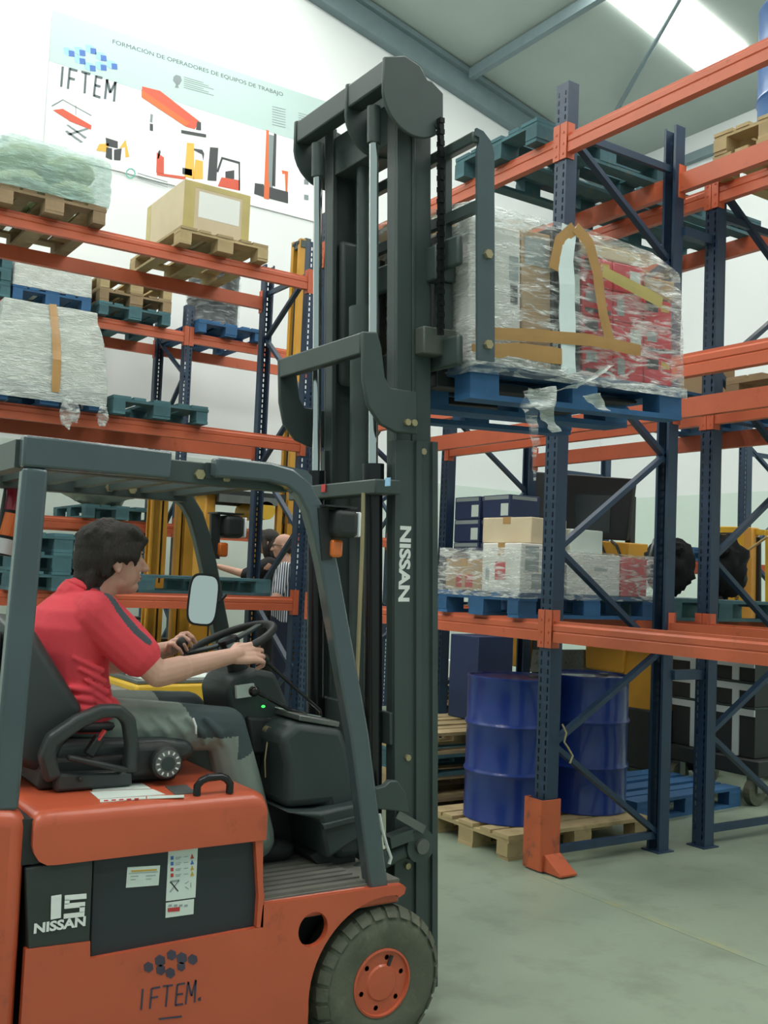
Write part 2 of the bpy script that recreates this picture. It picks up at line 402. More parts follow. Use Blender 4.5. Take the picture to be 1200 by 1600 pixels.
def rack(name, label, axis, front, depth, frames, levels, h, nodes, group=None, skip=(), rear_levels=None):
    """frames: positions along the beams; levels: underside of the beam connectors"""
    base = (front, frames[0], 0) if axis == 'y' else (frames[0], front, 0)
    t = thing(name, label, 'rack', base, group)
    def W(s, d, z): return (front+d, s, z) if axis == 'y' else (s, front+d, z)
    for s in frames:
        for d, back in ((0, 0), (depth, 1)):
            o = bpy.data.objects.new('post', post_mesh(h)); COL.objects.link(o); o.parent = t
            o.location = Vector(W(s, d, 0))-t.location
            o.rotation_euler = (0, 0, (-PI/2 if axis == 'y' else 0)+(PI if back else 0))
            q = W(s, d, 0); MB().box(q[0]-.07, q[0]+.07, q[1]-.07, q[1]+.07, 0, .008).build('base_plate', M['rackblue'], t)
        prev = None
        seq = nodes
        for i, z in enumerate(seq):
            d = depth-.03 if i % 2 == 0 else .03
            if prev: MB().bar(W(s, prev[0], prev[1]), W(s, d, z), .03, .045, (0, 1, 0) if axis == 'y' else (1, 0, 0)).build('brace', M['rackblue'], t)
            prev = (d, z)
        for z in (.1, h-.28):
            MB().bar(W(s, .03, z), W(s, depth-.03, z), .03, .045).build('brace', M['rackblue'], t)
    for i in range(len(frames)-1):
        s0, s1 = sorted((frames[i], frames[i+1]))
        for d, sg in ((0, -1), (depth, 1)):
            for li, z in enumerate(levels):
                if (i, li, sg) in skip: continue
                f = d+sg*.047
                prof = [(front+f-sg*.004-sg*a, z+.035+b) for a, b in BEAMP]
                mb = MB()
                if axis == 'y': mb.prism(prof, 'y', s0+.05, s1-.05)
                else: mb.add([(s0+.05, a, b) for a, b in prof]+[(s1-.05, a, b) for a, b in prof],
                             [tuple(range(len(prof))), tuple(range(2*len(prof)-1, len(prof)-1, -1))]+[(j, j+len(prof), (j+1) % len(prof)+len(prof), (j+1) % len(prof)) for j in range(len(prof))])
                b = mb.build('beam', M['beam'], t)
                for s, e in ((s0, 1), (s1, -1)):
                    c = MB(); A_ = [W(s+e*.003, f-sg*.004, z), W(s+e*.056, f+sg*.006, z+.217)]
                    def B_(m, p, q): m.box(min(p[0], q[0]), max(p[0], q[0]), min(p[1], q[1]), max(p[1], q[1]), p[2], q[2])
                    B_(c, *A_)
                    B_(c, W(s+e*.051, f-sg*.06, z), W(s+e*.056, f, z+.217))
                    for hz in (.03, .09, .16):
                        q0 = W(s+e*.03, f+sg*.006, z+hz); q1 = W(s+e*.03, f+sg*.010, z+hz); c.cyl(q0, q1, .008, n=6)
                    c.build('connector', M['beam'], b)
    return t
NR = [.12, .70, 1.22, 1.82, 2.45, 3.05, 3.70, 4.28]
LV = (1.25, 2.65, 4.11)
AX, BD = 4.09, .94
R1 = rack('pallet_rack', 'blue and orange pallet rack with an orange post guard, blue drums underneath', 'y', AX, BD, [1.60, 4.40, 7.22], LV, 4.58, NR)
R2 = rack('pallet_rack', 'blue and orange pallet rack standing back to back behind the rack with drums', 'y', 5.39, .94, [1.55, 4.35, 7.17], LV, 4.36, NR)
L1 = rack('pallet_rack', 'tall blue and orange pallet rack along the aisle behind the forklift', 'x', 7.97, .87, [1.47, 4.37], LV, 4.58, [.2, .78, 1.35, 2.0, 2.62, 3.2, 3.85, 4.33])
L2 = rack('pallet_rack', 'blue and orange pallet rack nearest the wall with the banner', 'x', 10.82, .88, [1.15, 4.38, 7.25], (1.95, 4.12), 4.58, [.3, 1.0, 1.7, 2.4, 3.1, 3.8, 4.3])
R3 = rack('pallet_rack', 'low blue pallet rack standing in front of the far right wall', 'y', 8.75, .9, [6.63, 9.45], (1.76,), 3.3, [.2, .8, 1.4, 2.0, 2.6, 3.1])
for z in (1.05, 3.87):
    MB().box(AX+BD+.04, 5.39-.04, 4.33, 4.39, z, z+.06).build('row_spacer', M['rackblue'], R2)
# orange guard at the foot of the corner post
gd = MB()
gd.prism([(AX-.085, 4.345), (AX-.078, 4.336), (AX+.055, 4.336), (AX+.062, 4.345), (AX+.062, 4.36), (AX+.056, 4.36), (AX+.056, 4.344), (AX-.076, 4.344), (AX-.076, 4.478), (AX-.04, 4.478), (AX-.04, 4.486), (AX-.085, 4.486)], 'z', 0.009, .40)
gd.prism([(4.337, 0.009), (4.20, 0.009), (4.20, .02), (4.24, .04), (4.337, .10)], 'x', AX-.06, AX+.062)
gd.build('post_guard', mat('scuffed_orange_guard', S(188, 92, 58), .5, var=.08, scale=5, dirt=(S(84, 62, 52), .54, .72, 8)), R1)
# loose cable end on the post
MB().tube([(AX+.05, 4.34, .82), (AX+.075, 4.33, .77), (AX+.06, 4.33, .72), (AX+.085, 4.325, .69), (AX+.12, 4.32, .64), (AX+.10, 4.32, .60)], .006, 6).build('cable', M['brass'], R1)

# ================================================================== pallets
_pm = {}
def pallet_parts(kind):
    if kind in _pm: return _pm[kind]
    m = M[kind]; out = []
    def bx(n, sx, sy, sz):
        mb = MB(); mb.box(-sx/2, sx/2, -sy/2, sy/2, 0, sz); return mb.mesh(n, m)
    w145, w100 = bx('top_board', 1.2, .143, .022), bx('top_board', 1.2, .098, .022)
    for y, me in ((-.3285, w145), (-.185, w100), (0, w145), (.185, w100), (.3285, w145)): out.append(('top_board', me, (0, y, .122)))
    cr = bx('cross_board', .143, .8, .022)
    for x in (-.5285, 0, .5285): out.append(('cross_board', cr, (x, 0, .100)))
    bs, bl = bx('block', .143, .098, .078), bx('block', .143, .143, .078)
    for x in (-.5285, 0, .5285):
        for y, me in ((-.351, bs), (0, bl), (.351, bs)): out.append(('block', me, (x, y, .022)))
    b1, b2 = bx('bottom_board', 1.2, .098, .022), bx('bottom_board', 1.2, .143, .022)
    for y, me in ((-.351, b1), (0, b2), (.351, b1)): out.append(('bottom_board', me, (0, y, 0)))
    _pm[kind] = out
    return out
def pallet(kind, loc, rz=0, label='', group=None, tilt=None, name='pallet'):
    t = thing(name, label, 'pallet', loc, group); t.rotation_euler = (0, tilt or 0, rz)
    for n, me, p in pallet_parts(kind):
        o = bpy.data.objects.new(n, me); COL.objects.link(o); o.parent = t
        o.location = Vector(p)+Vector((random.uniform(-.004, .004), random.uniform(-.003, .003), 0))
    return t
def zt(z): return z+.155  # top of a beam from its connector underside
# ================================================================== the forklift
Y0, Y1, YC = 2.93, 3.99, 3.46
FL = thing('forklift', 'orange electric forklift with dark mast lifting a wrapped load', 'forklift', (1.4, YC, 0))
TILT = .047
def T(mb):
    c, s = math.cos(TILT), math.sin(TILT)
    mb.v = [(2.30+(x-2.30)*c-(z-.3)*s, y, .3+(x-2.30)*s+(z-.3)*c) for x, y, z in mb.v]
    return mb
def arc(cx, cz, r, a0, a1, n=14): return [(cx+r*math.cos(math.radians(a0+(a1-a0)*i/n)), cz+r*math.sin(math.radians(a0+(a1-a0)*i/n))) for i in range(n+1)]
WX, WZ, WR = 2.012, .245, .245
# --- lower body side plates with wheel arch and round hole
top = xz([(40, 1484), (141, 1471), (141, 1499), (407, 1449), (411, 1414), (520, 1398), (590, 1388)], Y0)+[(2.075, .567), (2.088, .555), (2.083, .535), (2.06, .525)]
HX, HZ, HR_ = 1.726, .469, .055
arch = arc(WX, WZ, .292, 82, 186, 18)
outer = top+arch+[(1.72, .11), (top[0][0], .11)]
kt = max(i for i, p in enumerate(top) if p[0] < HX); ka = min(i for i, p in enumerate(arch) if p[0] < HX)
f_ = (HX-top[kt][0])/(top[kt+1][0]-top[kt][0]); ht = (HX, top[kt][1]+f_*(top[kt+1][1]-top[kt][1]))
ab = (HX, WZ+math.sqrt(.292**2-(WX-HX)**2))
poly_l = top[:kt+1]+[ht]+arc(HX, HZ, HR_, 90, 270, 14)+[ab]+arch[ka:]+[(1.72, .11), (top[0][0], .11)]
poly_r = [ht]+top[kt+1:]+arch[:ka]+[ab]+arc(HX, HZ, HR_, -90, 90, 14)
def plate(y0, y1, pol, name, m, **k): return MB().prism(pol, 'y', y0, y1).build(name, m, FL, **k)
side = MB().prism(poly_l, 'y', Y0, Y0+.025).prism(poly_r, 'y', Y0, Y0+.025).build('side_panel', M['orange'], FL)
plate(Y1-.025, Y1, outer, 'side_panel', M['orange'])
MB().prism([(top[5][0]-.40, .50), (2.075, .50), (2.085, .555), (2.075, .567), (1.96, .572), (1.54, .575)], 'y', Y0+.025, Y0+.09).build('fender', M['orange'], FL, bevel=.012)
MB().prism([(1.60, .50), (2.075, .50), (2.085, .555), (2.075, .567), (1.54, .575)], 'y', Y1-.09, Y1-.025).build('fender', M['orange'], FL, bevel=.012)
MB().prism([(2.02, .50), (2.085, .515), (2.085, .567), (2.02, .572)], 'y', Y0+.09, Y0+.15).build('fender', M['orange'], FL, bevel=.008)
ch = MB(); ch.box(.83, 1.70, Y0+.06, Y1-.06, .10, .50); ch.box(1.70, 2.13, Y0+.20, Y1-.20, .12, .52); ch.build('chassis', M['black'], FL)
# front strut joining frame to hood on the near side
fs = at(404, 1312, Y=Y0); MB().prism(xz([(399, 1312), (411, 1310), (411, 1380), (413, 1400), (411, 1449), (401, 1449), (404, 1400)], Y0), 'y', Y0, Y0+.05).build('battery_strut', M['orange'], FL)
# --- counterweight
cw = MB(); cw.prism([(.80, .13), (.80, .935), (.62, .96), (.30, .95), (.16, .86), (.12, .60), (.14, .22), (.22, .13)], 'y', Y0-.005, Y1+.005)
cw.build('counterweight', M['orange'], FL, bevel=.05, segs=4)
# --- battery and side panel
bpoly = xz([(146, 1341), (402, 1310), (402, 1452), (140, 1500)], Y0+.02)
bat = MB().prism(bpoly, 'y', Y0+.02, Y1-.02).build('battery', M['batt'], FL, bevel=.004)
sp = MB().prism(xz([(41, 1358), (146, 1341), (141, 1472), (45, 1484)], Y0), 'y', Y0+.004, Y0+.03).build('model_panel', mat('model_panel_grey', S(48, 56, 54), .5, var=.05), FL, bevel=.003)
MB().box(.82, 1.02, Y0+.03, Y1-.03, .5, .78).build('battery_bay', M['black'], FL)
# prints on the side (each sits on the sheet)
def printed(px, Y, m, parent, d=.0015, name='print'):
    p = xz(px, Y); return MB().prism(p, 'y', Y-d, Y-.0002).build(name, m, parent)
EX, EZ = Vector((1, 0, 0)), Vector((0, 0, 1))
yS = Y0+.0015
def quadtext(s, x0, x1, y0, y1, Y, m, parent, bold=0.0):
    a = at(x0, (y0+y1)/2, Y=Y); b = at(x1, (y0+y1)/2, Y=Y); c = at((x0+x1)/2, y0, Y=Y); e = at((x0+x1)/2, y1, Y=Y)
    mid = at((x0+x1)/2, (y0+y1)/2, Y=Y)
    return lettering(s, .1, (mid.x, Y, mid.z), EX, EZ, m, parent, bold, fitw=b.x-a.x, fith=c.z-e.z)
quadtext('NISSAN', 54, 134, 1437, 1453, yS, M['white'], sp, .004)
# the heavy block figures
g15 = MB()
def gp(pts): g15.prism([(x, z) for x, z in xz(pts, yS)], 'y', yS-.001, yS)
gp([(80, 1400), (96, 1397.5), (95, 1434), (79, 1437)])
for q in ([(101, 1399), (135, 1396), (135, 1404), (101, 1407)], [(101, 1406), (109, 1405.3), (108.5, 1412), (100.7, 1413)], [(100.7, 1412), (133, 1409), (132.6, 1417), (100.4, 1420)], [(124.5, 1416), (132.6, 1415.3), (132, 1425), (124, 1426)], [(99.5, 1428), (132, 1424.5), (131.6, 1432), (99.2, 1435.5)]): gp(q)
g15.build('number', M['white'], sp)
yB = Y0+.02
lab = printed([(199, 1355), (250, 1352), (247.5, 1383), (196.5, 1387)], yB, M['whitelabel'], bat, name='battery_label')
for a, b, c, e, m in ((205, 245, 1360, 1362.5, 'inkyellow'), (201, 247, 1364.5, 1365.3, 'inkgrey'), (204, 216, 1369, 1370, 'inkgrey'), (228, 243, 1368, 1369, 'inkgrey'), (204, 212, 1374, 1375, 'inkgrey'), (228, 236, 1373, 1374, 'inkgrey')):
    printed([(a, c), (b, c-.06*(b-a)), (b, e-.06*(b-a)), (a, e)], yB-.0016, M[m], lab, .001)
lab = printed([(263, 1328), (309, 1322), (305, 1402), (259, 1408)], yB, M['whitelabel'], bat, name='battery_label')
for i in range(4):
    yy = 1341+i*9
    pm = M[('inkblue', 'inkblue', 'inkred', 'inkred')[i]]; pn = M[('inkred', 'glow', 'inkyellow', 'inkyellow')[i]] if i != 1 else M['inkblue']
    printed([(266.5, yy-3), (271, yy-3.5), (271, yy+2), (266.5, yy+2.5)], yB-.0016, pm, lab, .001)
    printed([(297.5, yy+1), (300, yy-7), (303, yy)], yB-.0016, pn, lab, .001)
    printed([(274, yy-1.5), (283, yy-2.5), (283, yy-1.7), (274, yy-.7)], yB-.0016, M['inkgrey'], lab, .001)
    printed([(274, yy+1), (281, yy), (281, yy+.8), (274, yy+1.8)], yB-.0016, M['inkgrey'], lab, .001)
    printed([(287, yy-2.5), (294, yy-3.3), (294, yy-2.5), (287, yy-1.7)], yB-.0016, M['inkgrey'], lab, .001)
printed([(265, 1378), (267, 1377), (279, 1392), (277.5, 1393)], yB-.0016, M['ink'], lab, .001)
printed([(279, 1375), (280.5, 1376), (266, 1394.5), (264.8, 1393)], yB-.0016, M['inkgrey'], lab, .001)
printed([(266, 1376), (280, 1374), (279.5, 1377), (266.5, 1379)], yB-.0016, M['inkgrey'], lab, .001)
for j in range(3):
    a = j*2*PI/3
    printed([(294+6*math.cos(a-.7), 1383+7*math.sin(a-.7)), (294+6*math.cos(a+.7), 1383+7*math.sin(a+.7)), (294+4.3*math.cos(a+.6), 1383+5*math.sin(a+.6)), (294+4.3*math.cos(a-.6), 1383+5*math.sin(a-.6))], yB-.0016, M['inkgrey'], lab, .001)
lab = printed([(259, 1410.5), (303, 1404.5), (302, 1428), (258.5, 1434)], yB, M['whitelabel'], bat, name='battery_label')
printed([(262, 1419), (281, 1417), (280.5, 1423.5), (262, 1425)], yB-.0016, M['inkred'], lab, .001)
for a in (263, 272, 280, 288): printed([(a, 1413.5), (a+5, 1412.8), (a+5, 1416), (a, 1416.7)], yB-.0016, M['inkgrey'], lab, .001)
# stencilled emblem: hexagonal cubes over the letters
em = MB()
for cx, cy, r in ((232, 1511, 8), (250, 1501, 9), (251, 1515, 8), (268, 1492, 8), (266, 1520, 8), (284, 1497, 9), (283, 1510, 7), (301, 1499, 8)):
    em.prism(xz([(cx+r*math.cos(a*PI/3+.4), cy+r*1.08*math.sin(a*PI/3+.4)) for a in range(6)], Y0), 'y', Y0-.0015, Y0-.0003)
em.build('emblem', mat('stencil_blue_grey', S(66, 62, 78), .6, var=.15, scale=20), side)
def st(pts, wd=2.6, mb=None):
    for (a, b), (c, e) in zip(pts, pts[1:]):
        dx, dy = c-a, e-b; L = math.hypot(dx, dy); nx, ny = -dy/L*wd/2, dx/L*wd/2
        mb.prism(xz([(a+nx, b+ny), (c+nx, e+ny), (c-nx, e-ny), (a-nx, b-ny)], Y0), 'y', Y0-.0015, Y0-.0003)
for strokes in ([[(223, 1545), (220.5, 1578)]], [[(237, 1544), (234, 1576)], [(237, 1544.5), (250, 1542)], [(236, 1559), (247, 1557)]],
                [[(254, 1541), (270, 1539)], [(262, 1540), (259, 1573)]], [[(277, 1538), (274, 1571)], [(277, 1538.5), (289, 1536)], [(276, 1554), (286, 1552.5)], [(274, 1570.5), (286, 1568.5)]],
                [[(290, 1569), (294, 1534), (299, 1556), (306, 1531), (304, 1566)]], [[(248, 1592), (284, 1588)]]):
    mb_ = MB()
    for q in strokes: st(q, 2.8, mb_)
    mb_.build('letter', bpy.data.materials['stencil_blue_grey'], side)
printed([(309, 1560), (314, 1557), (313.5, 1564), (309, 1563)], Y0, bpy.data.materials['stencil_blue_grey'], side)
# --- hood
def hood_ring(X, inset=0.0, zb=.775):
    zt_ = .926-inset*.4; r = .042; ya, yb = Y0-.004+inset*.0, Y1+.004
    pts = [(ya, zb)]
    for i in range(7):
        a = PI-PI/2*i/6; pts.append((ya+r+r*math.cos(a), zt_-r+r*math.sin(a)))
    for i in range(7):
        a = PI/2-PI/2*i/6; pts.append((yb-r+r*math.cos(a), zt_-r+r*math.sin(a)))
    pts.append((yb, zb))
    return [(X, y, z) for y, z in pts]
hd = MB(); hd.loft([hood_ring(.812, .05, .835), hood_ring(.818, .02, .812), hood_ring(.832, .005, .790), hood_ring(.855, 0, .777), hood_ring(.88), hood_ring(1.49), hood_ring(1.515, .012), hood_ring(1.53, .035), hood_ring(1.538, .075)])
hood = hd.build('hood', M['orange'], FL, smooth=.9)
MB().prism([(.78, .78), (.84, .78), (.84, .90), (.82, .905), (.78, .905)], 'y', Y0+.014, Y1-.014).build('hood_seam', M['black'], FL)
hz = .9275
def onhood(px, m, name='hood_label', parent=hood, z=hz):
    p = [at(a, b, Z=z) for a, b in px]; return MB().prism([(q.x, q.y+.022) for q in p], 'z', z-.001, z+.0008).build(name, m, parent)
onhood([(146, 1228.5), (226, 1226), (240, 1234.5), (148, 1238)], M['whitelabel'])
lb2 = onhood([(144, 1239.5), (243, 1235.5), (262, 1243.5), (158, 1251)], M['whitelabel'])
lb3 = onhood([(160, 1251.5), (232, 1247), (232, 1250.5), (160, 1256)], M['whitelabel'])
for i in range(5): onhood([(166+12*i, 1252.8-.7*i), (173+12*i, 1252.3-.7*i), (173+12*i, 1254-.7*i), (166+12*i, 1254.5-.7*i)], M['inkred'], 'print', lb3, hz+.001)
onhood([(234, 1246.5), (292, 1244.5), (292, 1248), (234, 1250.5)], M['whitelabel'])
onhood([(262, 1231), (295, 1228), (312, 1241), (278, 1244)], M['steel'], 'latch_plate')
# grab handle on the hood
p0, p1 = at(320, 1249, Z=.925)+Vector((0, .06, 0)), at(376, 1247, Z=.925)+Vector((0, .08, 0))
hh = .052
MB().tube([p0, p0+Vector((0, 0, hh*.55)), p0+Vector((.012, -.003, hh*.85)), p0+Vector((.03, -.006, hh)), p1+Vector((-.03, .006, hh)), p1+Vector((-.012, .003, hh*.85)), p1+Vector((0, 0, hh*.55)), p1], .012, 10).build('grab_handle', M['blackgloss'], FL, smooth=1)
# --- floor mat, step and console
mt = MB(); mt.prism([(1.54, Y0+.03), (2.08, Y0+.03), (2.08, Y1-.03), (1.54, Y1-.03)], 'z', .50, .578)
for i in range(22): y = Y0+.04+i*.045; mt.box(1.545, 1.95, y, y+.028, .578, .588)
mt.build('floor_mat', M['mat'], FL)
con = MB()
cp = [(1.70, 1.055), (1.77, 1.105), (1.955, 1.07), (1.985, 1.0), (2.03, .81), (2.045, .70), (1.885, .62), (1.842, .775), (1.712, .80), (1.735, .95)]
con.prism([(1.735, .80), (1.735, .95), (1.70, 1.05), (1.77, 1.10), (1.955, 1.07), (1.985, 1.0), (2.03, .82), (2.06, .60), (1.95, .60), (1.90, .80)], 'y', 3.17, 3.77)
console = con.build('console', M['dash'], FL, bevel=.03, segs=3)
toe = MB(); toe.prism([(1.715, .802), (1.845, .792), (2.035, .812), (2.05, .70), (1.885, .625), (1.85, .765)], 'y', 3.12, 3.79); toe.build('toe_board', M['dash'], FL, bevel=.015)
MB().prism([(1.852, .752), (2.045, .775), (2.05, .755), (1.858, .730)], 'y', 3.108, 3.13).build('toe_ridge', M['dash'], FL, bevel=.004)
MB().prism([(1.86, .62), (2.04, .70), (2.05, .58), (1.90, .58)], 'y', 3.2, 3.75).build('toe_board', M['black'], FL)
# labels on the console top
def oncon(px, m, z=1.095):
    p = [at(a, b, Z=z) for a, b in px]; return MB().prism([(q.x, q.y+.022) for q in p], 'z', z, z+.002).build('console_label', m, console)
tr = MB(); tr.obox((1.862, 3.37, 1.096), (.17, .38, .02), rotm('Y', .19)); tr.build('lever_tray', M['steel'], console, bevel=.004)
MB().obox((1.80, 3.42, 1.121), (.05, .17, .003), rotm('Y', .19)).build('console_label', M['whitelabel'], console)
MB().obox((1.89, 3.33, 1.104), (.06, .12, .003), rotm('Y', .19)).build('console_label', M['chrome'], console)
# steering column pod
col = MB(); col.prism([(1.60, 1.075), (1.578, 1.19), (1.60, 1.235), (1.70, 1.265), (1.775, 1.25), (1.862, 1.085), (1.865, .97), (1.67, .985)], 'y', 3.36, 3.60)
colo = col.build('steering_column', M['dash'], FL, bevel=.022, segs=3)
MB().prism([(1.655, 1.10), (1.80, 1.085), (1.866, 1.06), (1.866, .955), (1.68, .965)], 'y', 3.335, 3.37).build('column_cover', M['black'], FL, bevel=.012)
MB().prism([(1.69, .97), (1.86, .96), (1.90, .60), (1.78, .60), (1.73, .80)], 'y', 3.38, 3.58).build('column_leg', M['black'], FL, bevel=.015)
MB().obox((1.645, 3.35, 1.19), (.07, .016, .045), rotm('Y', -.1)).build('column_label', M['whitelabel'], colo)
g0 = at(412, 1104, Y=3.33); MB().ell((g0.x, 3.333, g0.z), (.008, .005, .005), nu=10, nv=6).build('indicator', M['glow'], colo, smooth=4)
k0 = at(415, 1140, Y=3.33); MB().cyl((k0.x, 3.325, k0.z), (k0.x, 3.30, k0.z), .016, n=12).obox((k0.x, 3.292, k0.z), (.008, .02, .03)).build('ignition_key', M['brass'], colo)
MB().tube([(k0.x-.01, 3.29, k0.z-.02), (k0.x-.02, 3.285, k0.z-.10), (k0.x-.015, 3.285, k0.z-.16)], .003, 6).build('key_cord', M['brass'], colo)
# steering wheel
SWC = Vector((1.625, 3.46, 1.352)); RW = rotm('Y', -.42)
def swp(a, r, h=0.0): return SWC+RW @ Vector((r*math.cos(a), r*math.sin(a), h))
sw = MB(); sw.tube([swp(2*PI*i/40, .172) for i in range(40)], .0145, 10, closed=True)
swo = sw.build('steering_wheel', M['black'], FL, smooth=4)
MB().lathe([(0, -.03), (.034, -.03), (.042, 0), (.036, .018), (0, .022)], (0, 0, 0), 'z', 20).build('hub', M['blackgloss'], swo, smooth=.8)
hub = bpy.context.scene.objects[-1] if False else [o for o in swo.children if o.name.startswith('hub')][0]
hub.location = SWC; hub.rotation_euler = (0, -.42, 0)
for a in (.25, .25+2*PI/3, .25+4*PI/3): MB().bar(swp(a, .03), swp(a, .168), .036, .012, RW @ Vector((0, 0, 1))).build('spoke', M['dash'], swo, bevel=.004)
kp = swp(2.55, .165); kn = RW @ Vector((0, 0, 1))
MB().cyl(kp, kp+kn*.03, .009, n=10).ell(kp+kn*.05, (.022, .022, .026)).build('spinner_knob', M['black'], swo, smooth=1)
MB().cyl(swp(0, 0, -.02), swp(0, 0, -.16), .03, .045, n=16).build('steering_shaft', M['black'], FL, smooth=.8)
# levers
lv = MB()
for px in ([(397, 1080), (405, 1084), (497, 1133), (497, 1165)], [(412, 1030), (425, 1042), (500, 1110), (500, 1165)]):
    q = [at(a, b, Y=3.30) for a, b in px]
    l = MB().tube(q[:3]+[q[2]+Vector((.005, 0, -.02)), q[3]], .0065, 8).build('lever', M['blackgloss'], FL, smooth=1)
    MB().ell(q[0], (.02, .02, .02), nu=14, nv=10).build('lever_knob', M['blackgloss'], l, smooth=4)
q = at(499, 1160, Y=3.30); MB().lathe([(.03, -.02), (.028, .0), (.012, .03), (.009, .05)], q, 'z', 14).build('lever_boot', M['black'], FL, smooth=1)
# --- overhead guard
def profile_sweep(path, wd):
    n = len(path); L = []; R_ = []
    for i, p in enumerate(path):
        a = Vector(path[max(0, i-1)]); b = Vector(path[min(n-1, i+1)]); d = (b-a).normalized(); nn = Vector((-d.y, d.x))
        ww = wd[i] if hasattr(wd, '__len__') else wd
        L.append(tuple(Vector(p)+nn*ww/2)); R_.append(tuple(Vector(p)-nn*ww/2))
    return L+R_[::-1]
ppath = [(1.990, .555), (1.886, 1.077), (1.742, 1.628), (1.705, 1.75), (1.672, 1.835), (1.63, 1.895), (1.575, 1.928), (1.50, 1.940), (1.312, 1.938)]
pw = [.074, .072, .068, .066, .064, .062, .062, .062, .062]
guard = None
for y0, y1 in ((Y0+.015, Y0+.068), (Y1-.068, Y1-.015)):
    p = MB().prism(profile_sweep(ppath, pw), 'y', y0, y1).build('guard_pillar', M['guardpaint'] if y0 < 3.2 else M['darkpaint'], FL, bevel=.008)
    MB().prism([(1.50, 1.968), (1.63, 1.958), (1.655, 1.94), (1.66, 1.87), (1.63, 1.87), (1.60, 1.925), (1.50, 1.94)], 'y', y0+.003, y1-.003).build('pillar_cap', M['guardpaint'], p)
    rr = MB(); rr.prism([(.725, 1.975), (1.165, 1.972), (1.165, 1.888), (.725, 1.885)], 'y', y0, y1)
    rr.build('roof_rail', M['guardpaint'], FL, bevel=.008)
    MB().prism([(.70, .93), (.775, .93), (.80, 1.885), (.728, 1.885)], 'y', y0, y1).build('rear_pillar', M['guardpaint'], FL, bevel=.012, segs=3)
for y0, y1 in ((Y0+.075, Y0+.125), (Y1-.125, Y1-.075)):
    r_ = MB().box(.74, 1.60, y0, y1, 1.885, 1.955).build('inner_rail', M['darkpaint'], FL, bevel=.004)
    for X in (.80, 1.02, 1.28, 1.37):
        MB().cyl((X, y0-.012, 1.915), (X, y0, 1.915), .017, n=6).build('bolt', M['brass'], r_)
for X, wd in ((.745, .05), (.90, .035), (1.03, .035), (1.16, .035), (1.29, .035), (1.42, .035), (1.57, .06)):
    MB().box(X-wd/2, X+wd/2, Y0+.125, Y1-.125, 1.905, 1.95).build('roof_bar', M['darkpaint'], FL)
MB().prism([(.715, 1.885), (.76, 1.885), (.76, 1.97), (.715, 1.965)], 'y', Y0+.068, Y1-.068).build('roof_bar', M['darkpaint'], FL)
MB().prism([(1.30, 1.905), (1.50, 1.905), (1.50, 1.955), (1.30, 1.955)], 'y', Y0+.068, Y0+.13).build('roof_gusset', M['darkpaint'], FL)
# rear combination lamp on the far rear pillar
lq = [at(a, b, Y=Y1-.06) for a, b in ((25, 742), (17, 800), (9, 840), (3, 868))]
tl = MB().tube([lq[0]+(lq[0]-lq[3])*.02, lq[3]], .034, 14).build('tail_lamp', M['black'], FL, smooth=1)
for i, m in enumerate(('redgl', 'ambergl', 'clearlens')):
    MB().tube([lq[i]+Vector((0, -.012, -.006)), lq[i+1]+Vector((0, -.012, .006))], .031, 14).build('lens', M[m], tl, smooth=1)
# work lamps, indicators and mirror on the front pillars
for Yl, ctr, ind in ((Y0+.02, (522, 818), (522, 857)), (Y1-.02, (352, 823), (346, 859))):
    q = at(*ctr, Y=Yl); near = Yl < 3.2
    b = MB().obox(q+Vector((.02, 0, 0)), (.09, .11, .095)).build('work_lamp', M['black'], FL, bevel=.02, segs=3)
    MB().obox(q+Vector((.072, 0, 0)), (.012, .10, .085)).build('lens', M['clearlens'], b, bevel=.01)
    MB().obox(q+Vector((0, 0, .055)), (.12, .10, .006)).build('lamp_hood', M['black'], b)
    e = at(*ind, Y=Yl); MB().obox(e, (.045, .05, .06)).build('turn_signal', M['ambergl'], FL, bevel=.01)
    MB().bar(q+Vector((-.05, 0, .05)), e+Vector((-.03, 0, -.04)), .04, .02, (0, 1, 0)).build('lamp_bracket', M['black'], FL)
mc = at(317.5, 937, Y=3.86)
def sq_ring(c, wx, wz, n=28, e=4.0, Rm=None, dy=0.0):
    out = []
    for j in range(n):
        a = 2*PI*j/n; cx, sx = math.cos(a), math.sin(a)
        x = math.copysign(abs(cx)**(2/e), cx)*wx; z = math.copysign(abs(sx)**(2/e), sx)*wz
        out.append(c+Rm @ Vector((x, dy, z)))
    return out
RM = rotm('Z', -.35) @ rotm('Y', .06)
mm = MB(); mm.loft([sq_ring(mc, .052, .092, Rm=RM, dy=.03), sq_ring(mc, .062, .106, Rm=RM, dy=.012), sq_ring(mc, .062, .106, Rm=RM, dy=-.004), sq_ring(mc, .054, .097, Rm=RM, dy=-.004)])
mo = mm.build('mirror', M['black'], FL, smooth=.8)
MB().loft([sq_ring(mc, .054, .097, Rm=RM, dy=-.003), sq_ring(mc, .054, .097, Rm=RM, dy=-.006)]).build('mirror_glass', M['mirrorglass'], mo)
MB().tube([mc+Vector((.03, .03, -.02)), mc+Vector((.09, .05, -.01)), at(352, 930, Y=3.93)], .008, 8).build('mirror_arm', M['black'], mo)

